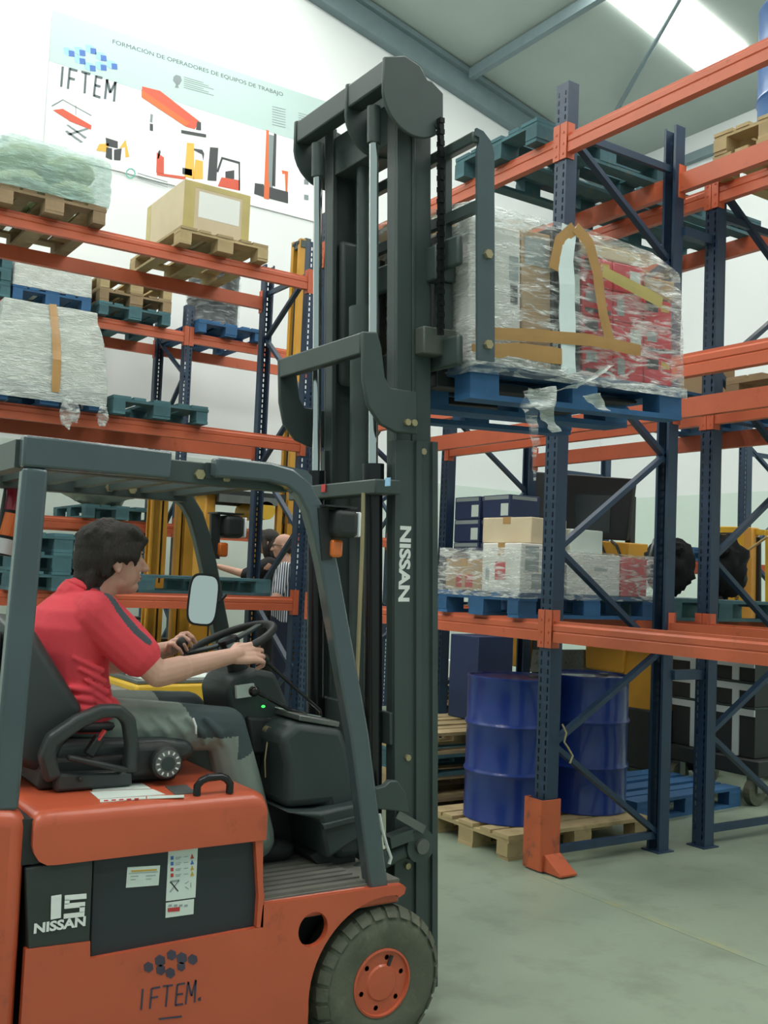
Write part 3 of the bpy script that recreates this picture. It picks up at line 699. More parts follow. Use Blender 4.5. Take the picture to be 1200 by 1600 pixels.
# --- seat
seat = MB(); seat.loft([[(x, y, z) for x, z in pr] for y, pr in (
    (3.225, [(.80, 1.03), (.815, 1.36), (.86, 1.37), (1.01, 1.16), (.945, .98)]),
    (3.25, [(.78, 1.02), (.79, 1.41), (.87, 1.405), (1.035, 1.165), (.94, .96)]),
    (3.36, [(.77, 1.02), (.775, 1.45), (.865, 1.44), (.945, 1.165), (.93, .96)]),
    (3.56, [(.77, 1.02), (.775, 1.45), (.865, 1.44), (.945, 1.165), (.93, .96)]),
    (3.67, [(.78, 1.02), (.79, 1.41), (.87, 1.405), (1.035, 1.165), (.94, .96)]),
    (3.695, [(.80, 1.03), (.815, 1.36), (.86, 1.37), (1.01, 1.16), (.945, .98)]))])
seat.build('seat_back', M['vinyl'], FL, bevel=.02, segs=3)
MB().prism([(.78, 1.05), (.74, 1.15), (.735, 1.36), (.78, 1.41)], 'y', 3.27, 3.65).build('seat_back_shell', M['black'], FL, bevel=.02)
sc_ = MB(); sc_.prism([(.93, .985), (.95, 1.065), (1.30, 1.06), (1.40, 1.045), (1.42, 1.00), (1.38, .975)], 'y', 3.225, 3.695); sc_.build('seat_cushion', M['vinyl'], FL, bevel=.025, segs=3)
sb = MB(); sb.prism([(.89, .928), (.90, 1.0), (.95, 1.02), (1.33, 1.015), (1.345, .985), (1.335, .928)], 'y', 3.19, 3.73); sbo = sb.build('seat_base', M['black'], FL, bevel=.012)
# hip restraint loop, belt buckle, lever and weight knob on the near side
lp = [(.925, .965), (.90, 1.04), (.915, 1.085), (.99, 1.135), (1.06, 1.165), (1.115, 1.165), (1.15, 1.135), (1.165, 1.06), (1.165, .97)]
MB().prism(profile_sweep(lp, [.05, .05, .048, .045, .042, .042, .042, .04, .045]), 'y', 3.135, 3.185).build('hip_restraint', M['vinyl'], FL, bevel=.016, segs=3)
MB().prism([(.93, .929), (1.17, .929), (1.17, .975), (.93, .985)], 'y', 3.14, 3.19).build('hip_restraint_foot', M['vinyl'], FL, bevel=.01)
bk = MB().bar((1.03, 3.165, 1.03), (1.065, 3.165, 1.085), .03, .035, (0, 1, 0)).build('belt_buckle', M['black'], FL, bevel=.005)
MB().bar((1.052, 3.146, 1.078), (1.072, 3.146, 1.108), .006, .022, (0, 1, 0)).build('release_button', M['inkred'], bk)
MB().bar((.955, 3.125, 1.035), (1.14, 3.125, .985), .016, .035, (0, 1, 0)).build('recline_lever', M['black'], FL, bevel=.006)
MB().prism([(1.16, 1.02), (1.18, 1.055), (1.30, 1.055), (1.335, 1.03), (1.345, .965), (1.32, .950), (1.16, .955)], 'y', 3.15, 3.215).build('suspension_cover', M['black'], FL, bevel=.02, segs=3)
kq = (1.272, 3.148, .998)
kd = MB().lathe([(.048, 0), (.052, -.012), (.050, -.03), (.043, -.036), (0, -.036)], kq, 'y', 32).build('weight_knob', M['black'], FL, smooth=.7)
MB().lathe([(.043, -.0362), (.043, -.0375), (0, -.0375)], kq, 'y', 28).build('knob_face', M['steel'], kd)
MB().lathe([(.022, -.0375), (.022, -.042), (0, -.042)], kq, 'y', 20).build('knob_centre', M['dash'], kd)
for j in range(12):
    a = j*PI/6; MB().obox((kq[0]+.034*math.cos(a), kq[1]-.038, kq[2]+.034*math.sin(a)), (.010, .003, .005), rotm('Y', -a)).build('knob_mark', M['white'], kd)
MB().ell((1.0, 3.13, .965), (.008, .006, .008), nu=10, nv=6).build('bolt', M['black'], FL)

# --- front wheels (the rear one is under the counterweight, out of the picture)
def wheel(yo, sg, name='front_wheel'):
    wdt = .165
    ty = MB()
    pr = [(.112, .0), (.128, -.004), (.165, -.012), (.205, -.010), (.232, .006), (.243, .024), (.245, .05), (.245, wdt-.05), (.232, wdt-.006), (.18, wdt+.01), (.105, wdt)]
    ty.lathe([(r, sg*h) for r, h in pr], (WX, yo, WZ), 'y', 56); ty.f = ty.f[:-2]; ty.mi = ty.mi[:-2]
    t = ty.build('tyre', M['rubber'], FL, smooth=.9)
    t.name = name
    lug = MB()
    # dark sipes between the shoulder lugs are cut in as raised lug blocks
    for j in range(26):
        a = 2*PI*j/26; R_ = rotm('Y', -a); ex = R_ @ Vector((1, 0, 0)); ez = R_ @ Vector((0, 0, 1))
        c = Vector((WX, yo, WZ))
        p = []
        for da, r, h in ((-.088, .219, -.013), (.088, .219, -.013), (-.088, .2485, .016), (.088, .2485, .016), (-.088, .2495, .062), (.088, .2495, .062), (-.088, .22, .0), (.088, .22, .0), (-.088, .23, .062), (.088, .23, .062)):
            p.append(c+Vector((r*math.cos(a+da), sg*h, r*math.sin(a+da))))
        lug.add(p, [(0, 1, 3, 2), (2, 3, 5, 4), (0, 2, 6), (1, 7, 3), (2, 4, 8, 6), (3, 7, 9, 5), (4, 5, 9, 8), (0, 6, 7, 1)])
    lug.build('tread_lugs', M['rubber'], t)
    rim = MB().lathe([(.1145, sg*.004), (.114, -sg*.004), (.107, -sg*.006), (.101, sg*.014), (.064, sg*.026), (.061, sg*.004), (.055, -sg*.002), (0, -sg*.004)], (WX, yo, WZ), 'y', 40).build('rim', M['orange'], t, smooth=.6)
    for j in range(6):
        a = j*PI/3+.3; q = Vector((WX+.083*math.cos(a), yo+sg*.02, WZ+.083*math.sin(a)))
        MB().cyl(q, q+Vector((0, -sg*.016, 0)), .0095, n=6).build('wheel_nut', M['black'], rim)
    a = 1.15; MB().obox((WX+.075*math.cos(a), yo+sg*.004, WZ+.075*math.sin(a)), (.012, .01, .035), rotm('Y', .4)).build('valve_guard', M['black'], rim)
    return t
wheel(Y0+.012, 1); wheel(Y1-.012, -1)
MB().cyl((WX, Y0+.1, WZ), (WX, Y1-.1, WZ), .06, n=16).build('front_axle', M['black'], FL)
rw = MB().lathe([(.04, 0), (.20, 0), (.22, .03), (.22, .17), (.20, .2), (.04, .2)], (.55, 3.36, .221), 'y', 32).build('rear_wheel', M['rubber'], FL, smooth=.8)

# --- mast: fixed outer rails, raised inner rails
def channel(x0, x1, yweb, sg, z0, z1, t=.014, fl=.055):
    """C section: web at yweb, flanges towards the centre (sg)"""
    mb = MB(); y2 = yweb+sg*fl
    def bx(a, b, c, d): mb.box(a, b, min(c, d), max(c, d), z0, z1)
    bx(x0, x1, yweb, yweb+sg*t); bx(x0, x0+.02, yweb+sg*t, y2); bx(x1-.02, x1, yweb+sg*t, y2)
    return mb
for yw, sg in ((3.17, 1), (3.75, -1)):
    r_ = T(channel(2.215, 2.405, yw, sg, .08, 2.14)).build('mast_outer_rail', M['darkpaint'], FL, bevel=.003)
    T(MB().box(2.305, 2.33, yw-sg*.012, yw, .08, 2.14).box(2.38, 2.405, yw-sg*.012, yw, .08, 2.14)).build('rail_rib', M['darkpaint'], r_)
    T(MB().box(2.232, 2.392, yw+sg*.016, yw+sg*.03, .30, 3.50).box(2.232, 2.252, yw+sg*.03, yw+sg*.085, .30, 3.50).box(2.372, 2.392, yw+sg*.03, yw+sg*.085, .30, 3.50).box(2.30, 2.315, yw+sg*.010, yw+sg*.016, 2.1, 3.50)).build('mast_inner_rail', M['darkpaint'], FL, bevel=.003)
    # lift cylinder with chrome rod
    cy = yw+sg*.075
    T(MB().cyl((2.165, cy, .35), (2.165, cy, 1.98), .036, n=20).cyl((2.165, cy, 1.96), (2.165, cy, 2.05), .042, n=20)).build('lift_cylinder', M['blackgloss'], FL, smooth=.8)
    T(MB().cyl((2.165, cy, 2.05), (2.165, cy, 3.30), .0185, n=20)).build('cylinder_rod', M['chrome'], FL, smooth=.8)
    T(MB().cyl((2.165, cy, 3.28), (2.165, cy, 3.42), .027, n=16)).build('rod_head', M['darkpaint'], FL, smooth=.8)
# centre free-lift cylinder
T(MB().cyl((2.30, 3.53, .3), (2.30, 3.53, 2.62), .055, n=22).cyl((2.30, 3.53, 2.6), (2.30, 3.53, 2.72), .06, n=22)).build('centre_cylinder', M['darkpaint'], FL, smooth=.8)
T(MB().cyl((2.30, 3.53, 2.72), (2.30, 3.53, 3.4), .03, n=16)).build('centre_rod', M['darkpaint'], FL, smooth=.8)
# cross members
for z0, z1, x0, x1 in ((.20, .42, 2.24, 2.36), (1.00, 1.12, 2.20, 2.225)): T(MB().box(x0, x1, 3.18, 3.74, z0, z1)).build('mast_crossmember', M['darkpaint'], FL, bevel=.004)
yk = T(MB().box(2.10, 2.215, 3.13, 3.80, 1.93, 1.985)).build('mast_yoke', M['darkpaint'], FL, bevel=.006)
for x, m in ((506, 'inkred'), (606, 'lightblue')):
    q = at(x, 770, X=2.02); MB().obox((2.018, q.y, 1.957), (.004, .03, .03)).build('warning_sticker', M[m], yk)
T(MB().box(2.24, 2.38, 3.25, 3.67, 3.30, 3.46)).build('mast_crossmember', M['darkpaint'], FL, bevel=.004)
# top crosshead with rounded end plates
ct = MB(); a, b = at(642, 108, Y=3.13), at(491, 203, Y=3.80)
T(MB().prism([(2.13, 3.46), (2.20, 3.46), (2.215, 3.55), (2.13, 3.55)], 'y', 3.13, 3.80)).build('crosshead', M['darkpaint'], FL, bevel=.006)
def endplate(y0, y1, lug=False):
    p = [(2.125, 3.555), (2.22, 3.585), (2.29, 3.565)]
    if lug: p += [(2.325, 3.52), (2.345, 3.52), (2.40, 3.485), (2.40, 3.36), (2.385, 3.335), (2.36, 3.345)]
    p += arc(2.275, 3.44, .155, (-50 if lug else 40), -175, 18)
    return T(MB().prism(p, 'y', y0, y1)).build('end_plate', M['darkpaint'], FL, bevel=.005)
endplate(3.115, 3.13, True); endplate(3.80, 3.815); endplate(3.38, 3.395)
# lower bracket that joins rods and outer rails
def bracket(y0, y1):
    return T(MB().prism([(2.04, 2.52), (2.105, 2.525), (2.125, 2.47), (2.14, 2.36), (2.165, 2.325), (2.285, 2.32), (2.285, 2.16), (2.19, 2.16), (2.12, 2.185), (2.065, 2.25), (2.045, 2.34)], 'y', y0, y1)).build('rod_bracket', M['darkpaint'], FL, bevel=.006)
bracket(3.125, 3.145); bracket(3.775, 3.795)
T(MB().box(2.042, 2.085, 3.145, 3.775, 2.44, 2.52)).build('mast_crossmember', M['darkpaint'], FL, bevel=.006)
for x, z in ((2.235, 2.20), (2.265, 2.20)): T(MB().cyl((x, 3.112, z), (x, 3.125, z), .013, n=8)).build('bolt', M['brass'], FL)
T(MB().cyl((2.34, 3.158, 2.10), (2.34, 3.17, 2.10), .013, n=8)).build('bolt', M['brass'], FL)
for z in (.55, .95): T(MB().cyl((2.27, 3.158, z), (2.27, 3.17, z), .012, n=8)).build('bolt', M['brass'], FL)
# raised maker's name down the rail
q0, q1 = at(634, 822, Y=3.1695), at(631, 940, Y=3.1695)
lettering('NISSAN', .1, (q0+q1)/2, q1-q0, (q1-q0).cross(Vector((0, 1, 0))), M['white'], FL, .004, fitw=(q1-q0).length, fith=.052)
# hydraulic hose line and white cable
q = [at(a, b, Y=3.2) for a, b in ((568, 770), (566, 860), (562, 960), (558, 1060), (556, 1180))]
MB().tube(q, .008, 8).build('hose', M['brass'], FL, smooth=1)
q = [at(a, b, Y=3.1) for a, b in ((593, 1272), (597, 1295), (604, 1320), (611, 1340), (608, 1350))]
MB().tube(q, .006, 8).build('cable', M['whitelabel'], FL, smooth=1)
# tilt cylinder and pivots near the axle
tc0 = at(648, 1305, Y=3.14)
T(MB().cyl((2.30, 3.12, .63), (2.30, 3.20, .63), .062, n=24)).build('tilt_pivot', M['darkpaint'], FL, smooth=.7)
T(MB().cyl((2.30, 3.105, .63), (2.30, 3.125, .63), .028, n=16)).build('tilt_pin', M['steel'], FL, smooth=.7)
T(MB().cyl((2.30, 3.16, .63), (2.0, 3.16, .55), .032, n=16)).build('tilt_cylinder', M['darkpaint'], FL, smooth=.8)
MB().prism(xz([(588, 1232), (602, 1228), (610, 1220), (622, 1220), (634, 1238), (640, 1270), (588, 1264)], 3.10), 'y', 3.10, 3.13).build('mast_bracket', M['darkpaint'], FL, bevel=.005)
MB().bar(at(620, 1272, Y=3.11), at(662, 1296, Y=3.11), .03, .012, (0, 1, 0)).build('mast_bracket', M['steel'], FL)
MB().bar(at(605, 1315, Y=3.13), at(640, 1302, Y=3.13), .04, .05, (0, 1, 0)).build('mast_bracket', M['darkpaint'], FL)
# carriage, chain, load backrest, forks
CX = 2.405
for z0, z1 in ((2.42, 2.54), (2.80, 2.92)):
    c_ = T(MB().box(CX, CX+.028, 3.03, 3.89, z0, z1)).build('carriage_bar', M['darkpaint'], FL, bevel=.012)
for yw in (3.21, 3.70): T(MB().box(CX-.12, CX, yw-.02, yw+.02, 2.42, 3.04)).build('carriage_plate', M['darkpaint'], FL, bevel=.02)
T(MB().prism([(CX-.035, 2.76), (CX+.064, 2.76), (CX+.064, 2.87), (CX+.045, 2.905), (CX-.035, 2.895)], 'y', 3.125, 3.20)).build('carriage_plate', M['darkpaint'], FL, bevel=.008)
T(MB().box(CX+.01, CX+.06, 3.14, 3.20, 2.57, 2.76)).build('carriage_plate', M['darkpaint'], FL, bevel=.006)
T(MB().box(CX-.09, CX+.064, 3.125, 3.20, 2.47, 2.575)).build('carriage_plate', mat('worn_steel_plate', S(92, 98, 92), .5, .3, var=.1), FL, bevel=.006)
# leaf chain: one link plate after the other
chm = MB(); zc = 2.54
while zc < 3.36:
    chm.obox((2.375, 3.10, zc+.011), (.020, .018 if int(round(zc/.022)) % 2 else .026, .020)); zc += .022
T(chm).build('lift_chain', M['blackgloss'], FL)
BX = CX+.057
for y in (2.955, 3.165, 3.46, 3.755, 3.965):
    edge = y in (2.955, 3.965)
    if edge: b_ = T(MB().prism(profile_sweep([(BX+.012, 2.43), (BX+.012, 3.22), (BX+.008, 3.255), (BX-.01, 3.28), (BX-.035, 3.285)], [.082, .082, .06, .035, .03]), 'y', y-.006, y+.006)).build('backrest_upright', M['guardpaint'], FL)
    else: b_ = T(MB().box(BX-.03, BX, y-.022, y+.022, 2.6, 3.285)).build('backrest_upright', M['darkpaint'], FL)
    if edge:
        for z in (2.49, 2.83): T(MB().cyl((BX+.018, y-.02, z), (BX+.018, y-.006, z), .018, n=6)).build('bolt', M['brass'], b_)
T(MB().box(BX-.045, BX-.005, 2.955, 3.965, 3.245, 3.29)).build('backrest_bar', M['darkpaint'], FL, bevel=.008)
T(MB().box(BX-.03, BX, 2.955, 3.965, 2.99, 3.03)).build('backrest_bar', M['darkpaint'], FL)
FZ = 2.369
for y in (3.255, 3.665):
    T(MB().prism([(BX-.031, FZ+.59), (BX-.001, FZ+.59), (BX+.002, FZ+.06), (BX+.02, FZ+.036), (BX+1.08, FZ+.032), (BX+1.10, FZ+.024), (BX+1.08, FZ+.016), (BX-.031, FZ-.005)], 'y', y-.055, y+.055)).build('fork', M['black'], FL, bevel=.004)
# ================================================================== cartons, drums, film
def place(o, loc, rz=0, tilt=0): o.location = loc; o.rotation_euler = (0, tilt, rz); return o
def carton(size, m, label, loc=(0, 0, 0), rz=0, tilt=0, group=None, tape='tape', cat='box', name='carton', prints=(), bulge=0.0, lid=True):
    """closed carton with flap seam, tape and printed marks; prints: (face, u0, u1, v0, v1, material)"""
    sx, sy, sz = size; t = thing(name, label, cat, (0, 0, 0), group)
    b = MB(); n = 4
    b.box(-sx/2, sx/2, -sy/2, sy/2, 0, sz)
    body = b.build('body', m, t, bevel=.006)
    if lid:
        MB().box(-sx/2+.004, sx/2-.004, -.0015, .0015, sz, sz+.0015).build('flap_seam', M['ink'], t)
    if tape:
        MB().box(-sx/2-.001, sx/2+.001, -.03, .03, sz+.0016, sz+.0026).box(-sx/2-.0025, -sx/2-.0005, -.03, .03, sz*.75, sz+.002).box(sx/2+.0005, sx/2+.0025, -.03, .03, sz*.75, sz+.002).build('tape', M[tape], t)
    for f, u0, u1, v0, v1, pm in prints:
        q = MB(); e = .0015
        if f == 'f': q.box(-sx/2+u0*sx, -sx/2+u1*sx, -sy/2-e, -sy/2-.0003, v0*sz, v1*sz)       # towards -y
        elif f == 'l': q.box(-sx/2-e, -sx/2-.0003, sy/2-u1*sy, sy/2-u0*sy, v0*sz, v1*sz)       # towards -x
        q.build('print', M[pm], t)
    return place(t, loc, rz, tilt)
def wrap(label, rings, m, loc, rz=0, tilt=0, amp=.012, seed=0, n=96, name='stretch_wrap', top=True, e=7.0, cat='plastic wrap'):
    """film pulled round a load; rings: (z, half x, half y, shift x, shift y)"""
    mb = MB(); rs_ = []
    full = []
    for i in range(len(rings)-1):
        for j in range(4):
            f = j/4; full.append([a+(b-a)*f for a, b in zip(rings[i], rings[i+1])])
    full.append(list(rings[-1]))
    def rect(hx, hy, r=.014):
        ax, ay = hx-r, hy-r; cs = [(ax, ay, 0), (-ax, ay, 1), (-ax, -ay, 2), (ax, -ay, 3)]; out = []
        nx = max(2, round((n-16)/2*ax/(ax+ay))); ny = (n-16)//2-nx
        for c, (cx, cy, qd) in enumerate(cs):
            for i in range(4): a = (qd+i/3)*PI/2; out.append((cx+r*math.cos(a), cy+r*math.sin(a)))
            ex_, ey_ = cs[(c+1) % 4][:2]; b0 = (cx+r*math.cos((qd+1)*PI/2), cy+r*math.sin((qd+1)*PI/2)); b1 = (ex_+r*math.cos((qd+1)*PI/2), ey_+r*math.sin((qd+1)*PI/2))
            m_ = nx if c % 2 == 0 else ny
            out += [(b0[0]+(b1[0]-b0[0])*i/(m_+1), b0[1]+(b1[1]-b0[1])*i/(m_+1)) for i in range(1, m_+1)]
        return out
    for z, hx, hy, dx, dy in full:
        rg = []
        loop = rect(hx, hy) if e > 3 else [(hx*math.cos(2*PI*j/n), hy*math.sin(2*PI*j/n)) for j in range(n)]
        for px_, py_ in loop:
            p = Vector((px_+dx, py_+dy, z))
            q = noise.noise(Vector((p.x*5, p.y*5, p.z*14+seed*7.1)))*amp+noise.noise(Vector((p.x*14+seed, p.y*14, p.z*30)))*amp*.45
            q = max(0.0, q*.6+amp*.5)
            d = Vector((px_/hx, py_/hy, 0)); d = Vector((math.copysign(abs(d.x)**6, d.x), math.copysign(abs(d.y)**6, d.y), 0)) if e > 3 else d
            d.normalize(); rg.append(p+d*q)
        rs_.append(rg)
    k = len(rs_)
    if top:
        z, hx, hy, dx, dy = full[-1]
        for f in (.7, .35, .02): rs_.append([Vector((dx, dy, 0))+Vector(((p.x-dx)*f, (p.y-dy)*f, p.z+amp*.4+abs(noise.noise(Vector((p.x*9*f, p.y*9*f, seed))))*amp)) for p in rs_[k-1]])
    mb.loft(rs_, caps=False)
    if top: mb.f.append(tuple(range(len(mb.v)-n, len(mb.v)))); mb.mi.append(0)
    o = mb.build(name, m, None, smooth=4); tag(o, label, cat)
    return place(o, loc, rz, tilt)
def crumple(c, r, seed, m, name, parent=None, sq=(1, 1, 1), nu=26, nv=18, amp=.35):
    c = Vector(c); mb = MB(); rings = []
    for i in range(nv+1):
        t = PI*i/nv; q = max(math.sin(t), 1e-3); rg = []
        for j in range(nu):
            d = Vector((q*math.cos(2*PI*j/nu), q*math.sin(2*PI*j/nu), -math.cos(t)))
            k = 1+amp*noise.noise(d*2.3+Vector((seed, 0, 0)))+amp*.6*noise.noise(d*5+Vector((0, seed, 0)))
            rg.append(c+Vector((d.x*r*sq[0]*k, d.y*r*sq[1]*k, d.z*r*sq[2]*k)))
        rings.append(rg)
    mb.loft(rings); return mb.build(name, m, parent, smooth=1.0)

# ---- raised load on the forks
PB = Vector((2.992, YC, 2.340)); PT = -TILT
RL = Matrix.Rotation(PT, 3, 'Y')
def LP(x, y, z): return PB+RL @ Vector((x, y, z))
pallet('bluewood', PB, 0, 'blue wooden pallet raised high on the forklift forks', tilt=PT)
ZP = .146
carton((.26, .34, .55), M['whitecard'], 'white carton with barcode label, wrapped on the raised pallet by the backrest', LP(-.465, -.215, ZP), 0, PT, prints=[('f', .78, .96, .62, .80, 'inkgrey'), ('f', .80, .94, .45, .60, 'ink')])
carton((.30, .36, .68), M['card'], 'tall brown carton in the raised load, behind the white carton', LP(-.44, .19, ZP), 0, PT)
carton((.155, .34, .56), M['card'], 'narrow brown carton between white carton and black carton in the raised load', LP(-.25, -.215, ZP), 0, PT, prints=[('f', .1, .9, .75, .95, 'inkgrey')])
carton((.155, .34, .60), mat('black_carton', S(44, 46, 50), .4, var=.1), 'black carton behind the white strap of the raised load', LP(-.085, -.215, ZP), 0, PT, prints=[('f', .0, .18, .1, .3, 'whitelabel'), ('f', .8, .98, .5, .7, 'whitelabel')])
GR = 'red cartons stacked in the raised load'
for i, x in enumerate((.095, .28, .465)):
    for r in range(4 if i < 2 else 3):
        kk = (i*3+r*2) % 4
        pr = [[('f', .08, .92, .15, .28, 'ink'), ('f', .1, .45, .5, .85, 'inkgrey')], [('f', .55, .92, .2, .8, 'whitelabel')], [('f', .08, .5, .55, .9, 'ink'), ('f', .6, .9, .6, .85, 'inkyellow')], [('f', .1, .35, .2, .75, 'inkgrey')]][kk]
        carton((.178, .33, .126), M['redcard'], ('bottom', 'second', 'third', 'fourth')[r]+' red carton from below in the raised load, column '+('next to the black carton', 'between two red columns', 'nearest the fork tips')[i], LP(x, -.22, ZP+r*.1275), 0, PT, GR, tape=None, prints=pr)
carton((.56, .40, .50), M['card'], 'large brown carton on the raised pallet behind the red cartons', LP(.28, .17, ZP), 0, PT)
carton((.36, .32, .055), M['cardpale'], 'flat cardboard tray lying on top of the red cartons', LP(.185, -.22, ZP+.512), 0, PT)
carton((.19, .34, .09), M['card'], 'small brown carton on top of the lowest column of red cartons', LP(.48, -.215, ZP+.385), 0, PT)
lw = wrap('clear crinkled stretch film wrapped round the raised load', [(a, (x1-x0)/2, (y1-y0)/2, (x0+x1)/2, (y0+y1)/2) for a, x0, x1, y0, y1 in ((.10, -.603, .606, -.408, .408), (.15, -.603, .606, -.408, .408), (.40, -.603, .60, -.408, .408), (.62, -.603, .588, -.408, .408), (.655, -.603, .582, -.408, .408), (.722, -.603, .40, -.408, .40), (.758, -.603, .02, -.405, .40), (.80, -.603, -.25, -.12, .395), (.838, -.603, -.27, -.005, .39))], M['film'], (0, 0, 0), amp=.013, seed=3)
place(lw, PB, 0, PT)
def lchild(mb, name, m, smooth=None):
    o = mb.build(name, m, None, smooth=smooth); o.parent = lw; o.location = (0, 0, 0); return o
def ribbon(path, wd, wdir, nrm, seed=1, amp=.004, th=.0015):
    """flat strip of tape/film laid along path"""
    path = [Vector(p) for p in path]; pts = []
    for a, b in zip(path, path[1:]):
        for i in range(6): pts.append(a.lerp(b, i/6))
    pts.append(path[-1]); nrm = Vector(nrm); mb = MB(); rings = []
    for i, p in enumerate(pts):
        t = (pts[min(i+1, len(pts)-1)]-pts[max(0, i-1)]).normalized(); s = nrm.cross(t).normalized() if wdir is None else Vector(wdir)
        o = nrm*(noise.noise(p*9+Vector((seed, 0, 0)))*amp); w2 = wd/2*(1+.15*noise.noise(p*7+Vector((0, seed, 0))))
        rings.append([p+o-s*w2, p+o+nrm*th*.5-s*0, p+o+s*w2, p+o-nrm*th])
    mb.loft(rings); return mb
lchild(ribbon([(-.12, -.432, .13), (-.125, -.432, .40), (-.13, -.432, .60), (-.105, -.428, .742)], .085, None, (0, -1, 0), 2), 'white_strap', mat('white_strap', S(226, 240, 240), .3))
lchild(ribbon([(-.60, -.434, .245), (-.30, -.436, .27), (.0, -.438, .285), (.30, -.436, .275)], .05, None, (0, -1, 0), 4), 'brown_tape', M['tape'])
lchild(ribbon([(-.615, -.43, .17), (-.40, -.436, .20), (-.16, -.436, .20)], .06, None, (0, -1, 0), 5), 'brown_tape', M['tape'])
lchild(ribbon([(-.075, -.428, .744), (.0, -.431, .69), (.045, -.434, .57), (.075, -.436, .40), (.12, -.436, .28)], .055, None, (0, -1, 0), 6), 'brown_tape', M['tape'])
lchild(ribbon([(-.08, -.428, .74), (-.17, -.431, .67), (-.20, -.432, .55)], .05, None, (0, -1, 0), 8), 'brown_tape', M['tape'])
lchild(ribbon([(.08, -.43, .585), (.26, -.432, .545), (.44, -.432, .50)], .05, None, (0, -1, 0), 9), 'brown_tape', M['tapeyellow'])
# film streaks pulled diagonally and the twisted tail that hangs from the pallet
fm = M['filmwhite']
lchild(ribbon([(-.62, -.43, .150), (-.36, -.436, .150), (-.10, -.437, .135), (.20, -.436, .118), (.60, -.428, .115)], .045, None, (0, -1, 0), 12, .008), 'film_band', M['film'])
def sheet(path, wd, seed, amp=.02, n=10):
    """crumpled loose end of film hanging along path"""
    path = [Vector(p) for p in path]; pts = []
    for a, b in zip(path, path[1:]):
        for i in range(5): pts.append(a.lerp(b, i/5))
    pts.append(path[-1]); rows = []
    for i, p in enumerate(pts):
        ww = wd[0]+(wd[1]-wd[0])*i/(len(pts)-1); row = []
        for j in range(n+1):
            u = j/n-.5; q = p+Vector((u*ww, 0, .15*u*ww))
            row.append(q+Vector((noise.noise(q*14+Vector((seed, 0, 0)))*amp*.6, noise.noise(q*22+Vector((0, seed, 0)))*amp*1.6-abs(u)*.02, noise.noise(q*14+Vector((0, 0, seed)))*amp*.6)))
        rows.append(row)
    mb = MB(); v = [q for r in rows for q in r]; k = n+1
    mb.add(v, [(i*k+j, i*k+j+1, (i+1)*k+j+1, (i+1)*k+j) for i in range(len(rows)-1) for j in range(n)])
    return mb
lchild(sheet([(.10, -.443, .19), (-.02, -.448, .125), (-.14, -.452, .07), (-.28, -.455, .04)], (.05, .07), 3, .016), 'film_twist', fm, 4)
lchild(sheet([(-.30, -.46, .06), (-.29, -.462, .0), (-.26, -.46, -.06), (-.22, -.458, -.12)], (.16, .03), 5, .026), 'film_tail', fm, 4)
lchild(sheet([(-.34, -.455, .05), (-.36, -.458, -.02), (-.34, -.455, -.10), (-.33, -.452, -.17)], (.09, .04), 8, .022), 'film_tail', M['film'], 4)
lchild(sheet([(-.02, -.448, .06), (.03, -.45, .03), (.07, -.447, -.005)], (.10, .05), 11, .02), 'film_tail', fm, 4)
lchild(sheet([(-.33, -.452, -.15), (-.335, -.452, -.22), (-.33, -.452, -.31)], (.03, .008), 14, .008), 'film_tail', M['film'], 4)

# ---- blue steel drums on the floor pallet
pallet('woodpale', (4.60, 5.01, 0), 0, 'pale wooden pallet on the floor carrying two blue drums')
def drum(loc, m, label, group=None, h=.88, r=.29):
    t = thing('drum', label, 'drum', (0, 0, 0), group)
    pr = [(0, .012), (r-.014, .012), (r-.012, 0), (r, .002), (r, .016), (r-.004, .022)]
    for zc in (h*.335, h*.665): pr += [(r-.004, zc-.022), (r+.004, zc-.010), (r+.008, zc), (r+.004, zc+.010), (r-.004, zc+.022)]
    pr += [(r-.004, h-.022), (r, h-.016), (r, h-.002), (r-.012, h)]
    MB().lathe(pr+[(r-.014, h-.016), (0, h-.016)], (0, 0, 0), 'z', 56).build('shell', m, t, smooth=.7)
    MB().lathe([(0, h-.015), (.03, h-.015), (.03, h-.004), (0, h-.004)], (r*.6, 0, 0), 'z', 16).build('bung', M['steel'], t)
    t.location = loc; return t
drum((4.335, 5.00, .146), M['drumblue'], 'blue steel drum on pale pallet, beside the orange post guard')
drum((4.99, 5.02, .146), M['drumblue'], 'blue steel drum on pale pallet, seen through the rack end braces')
# pallet stack beside the drums
for i in range(4):
    pallet(('woodpale', 'tealwood', 'woodpale', 'tealwood')[::-1][i] if i else 'wood', (4.66, 5.98+(.01 if i % 2 else 0), i*.145), 0, ('bottom', 'second', 'third', 'top')[i]+' pallet of the four stacked beside the blue drums', 'stacked pallets beside the drums')
nb = carton((.34, .34, .62), M['navycard'], 'dark navy box standing on the pallet stack beside the drums', (4.98, 6.12, .582), 0, 0, tape=None)
# blue pallet on the floor under the rear rack
q = at(1075, 1270, Z=0); pallet('bluewood', (q.x-.05, q.y+.35, 0), .06, 'blue pallet lying on the floor under the rear rack')

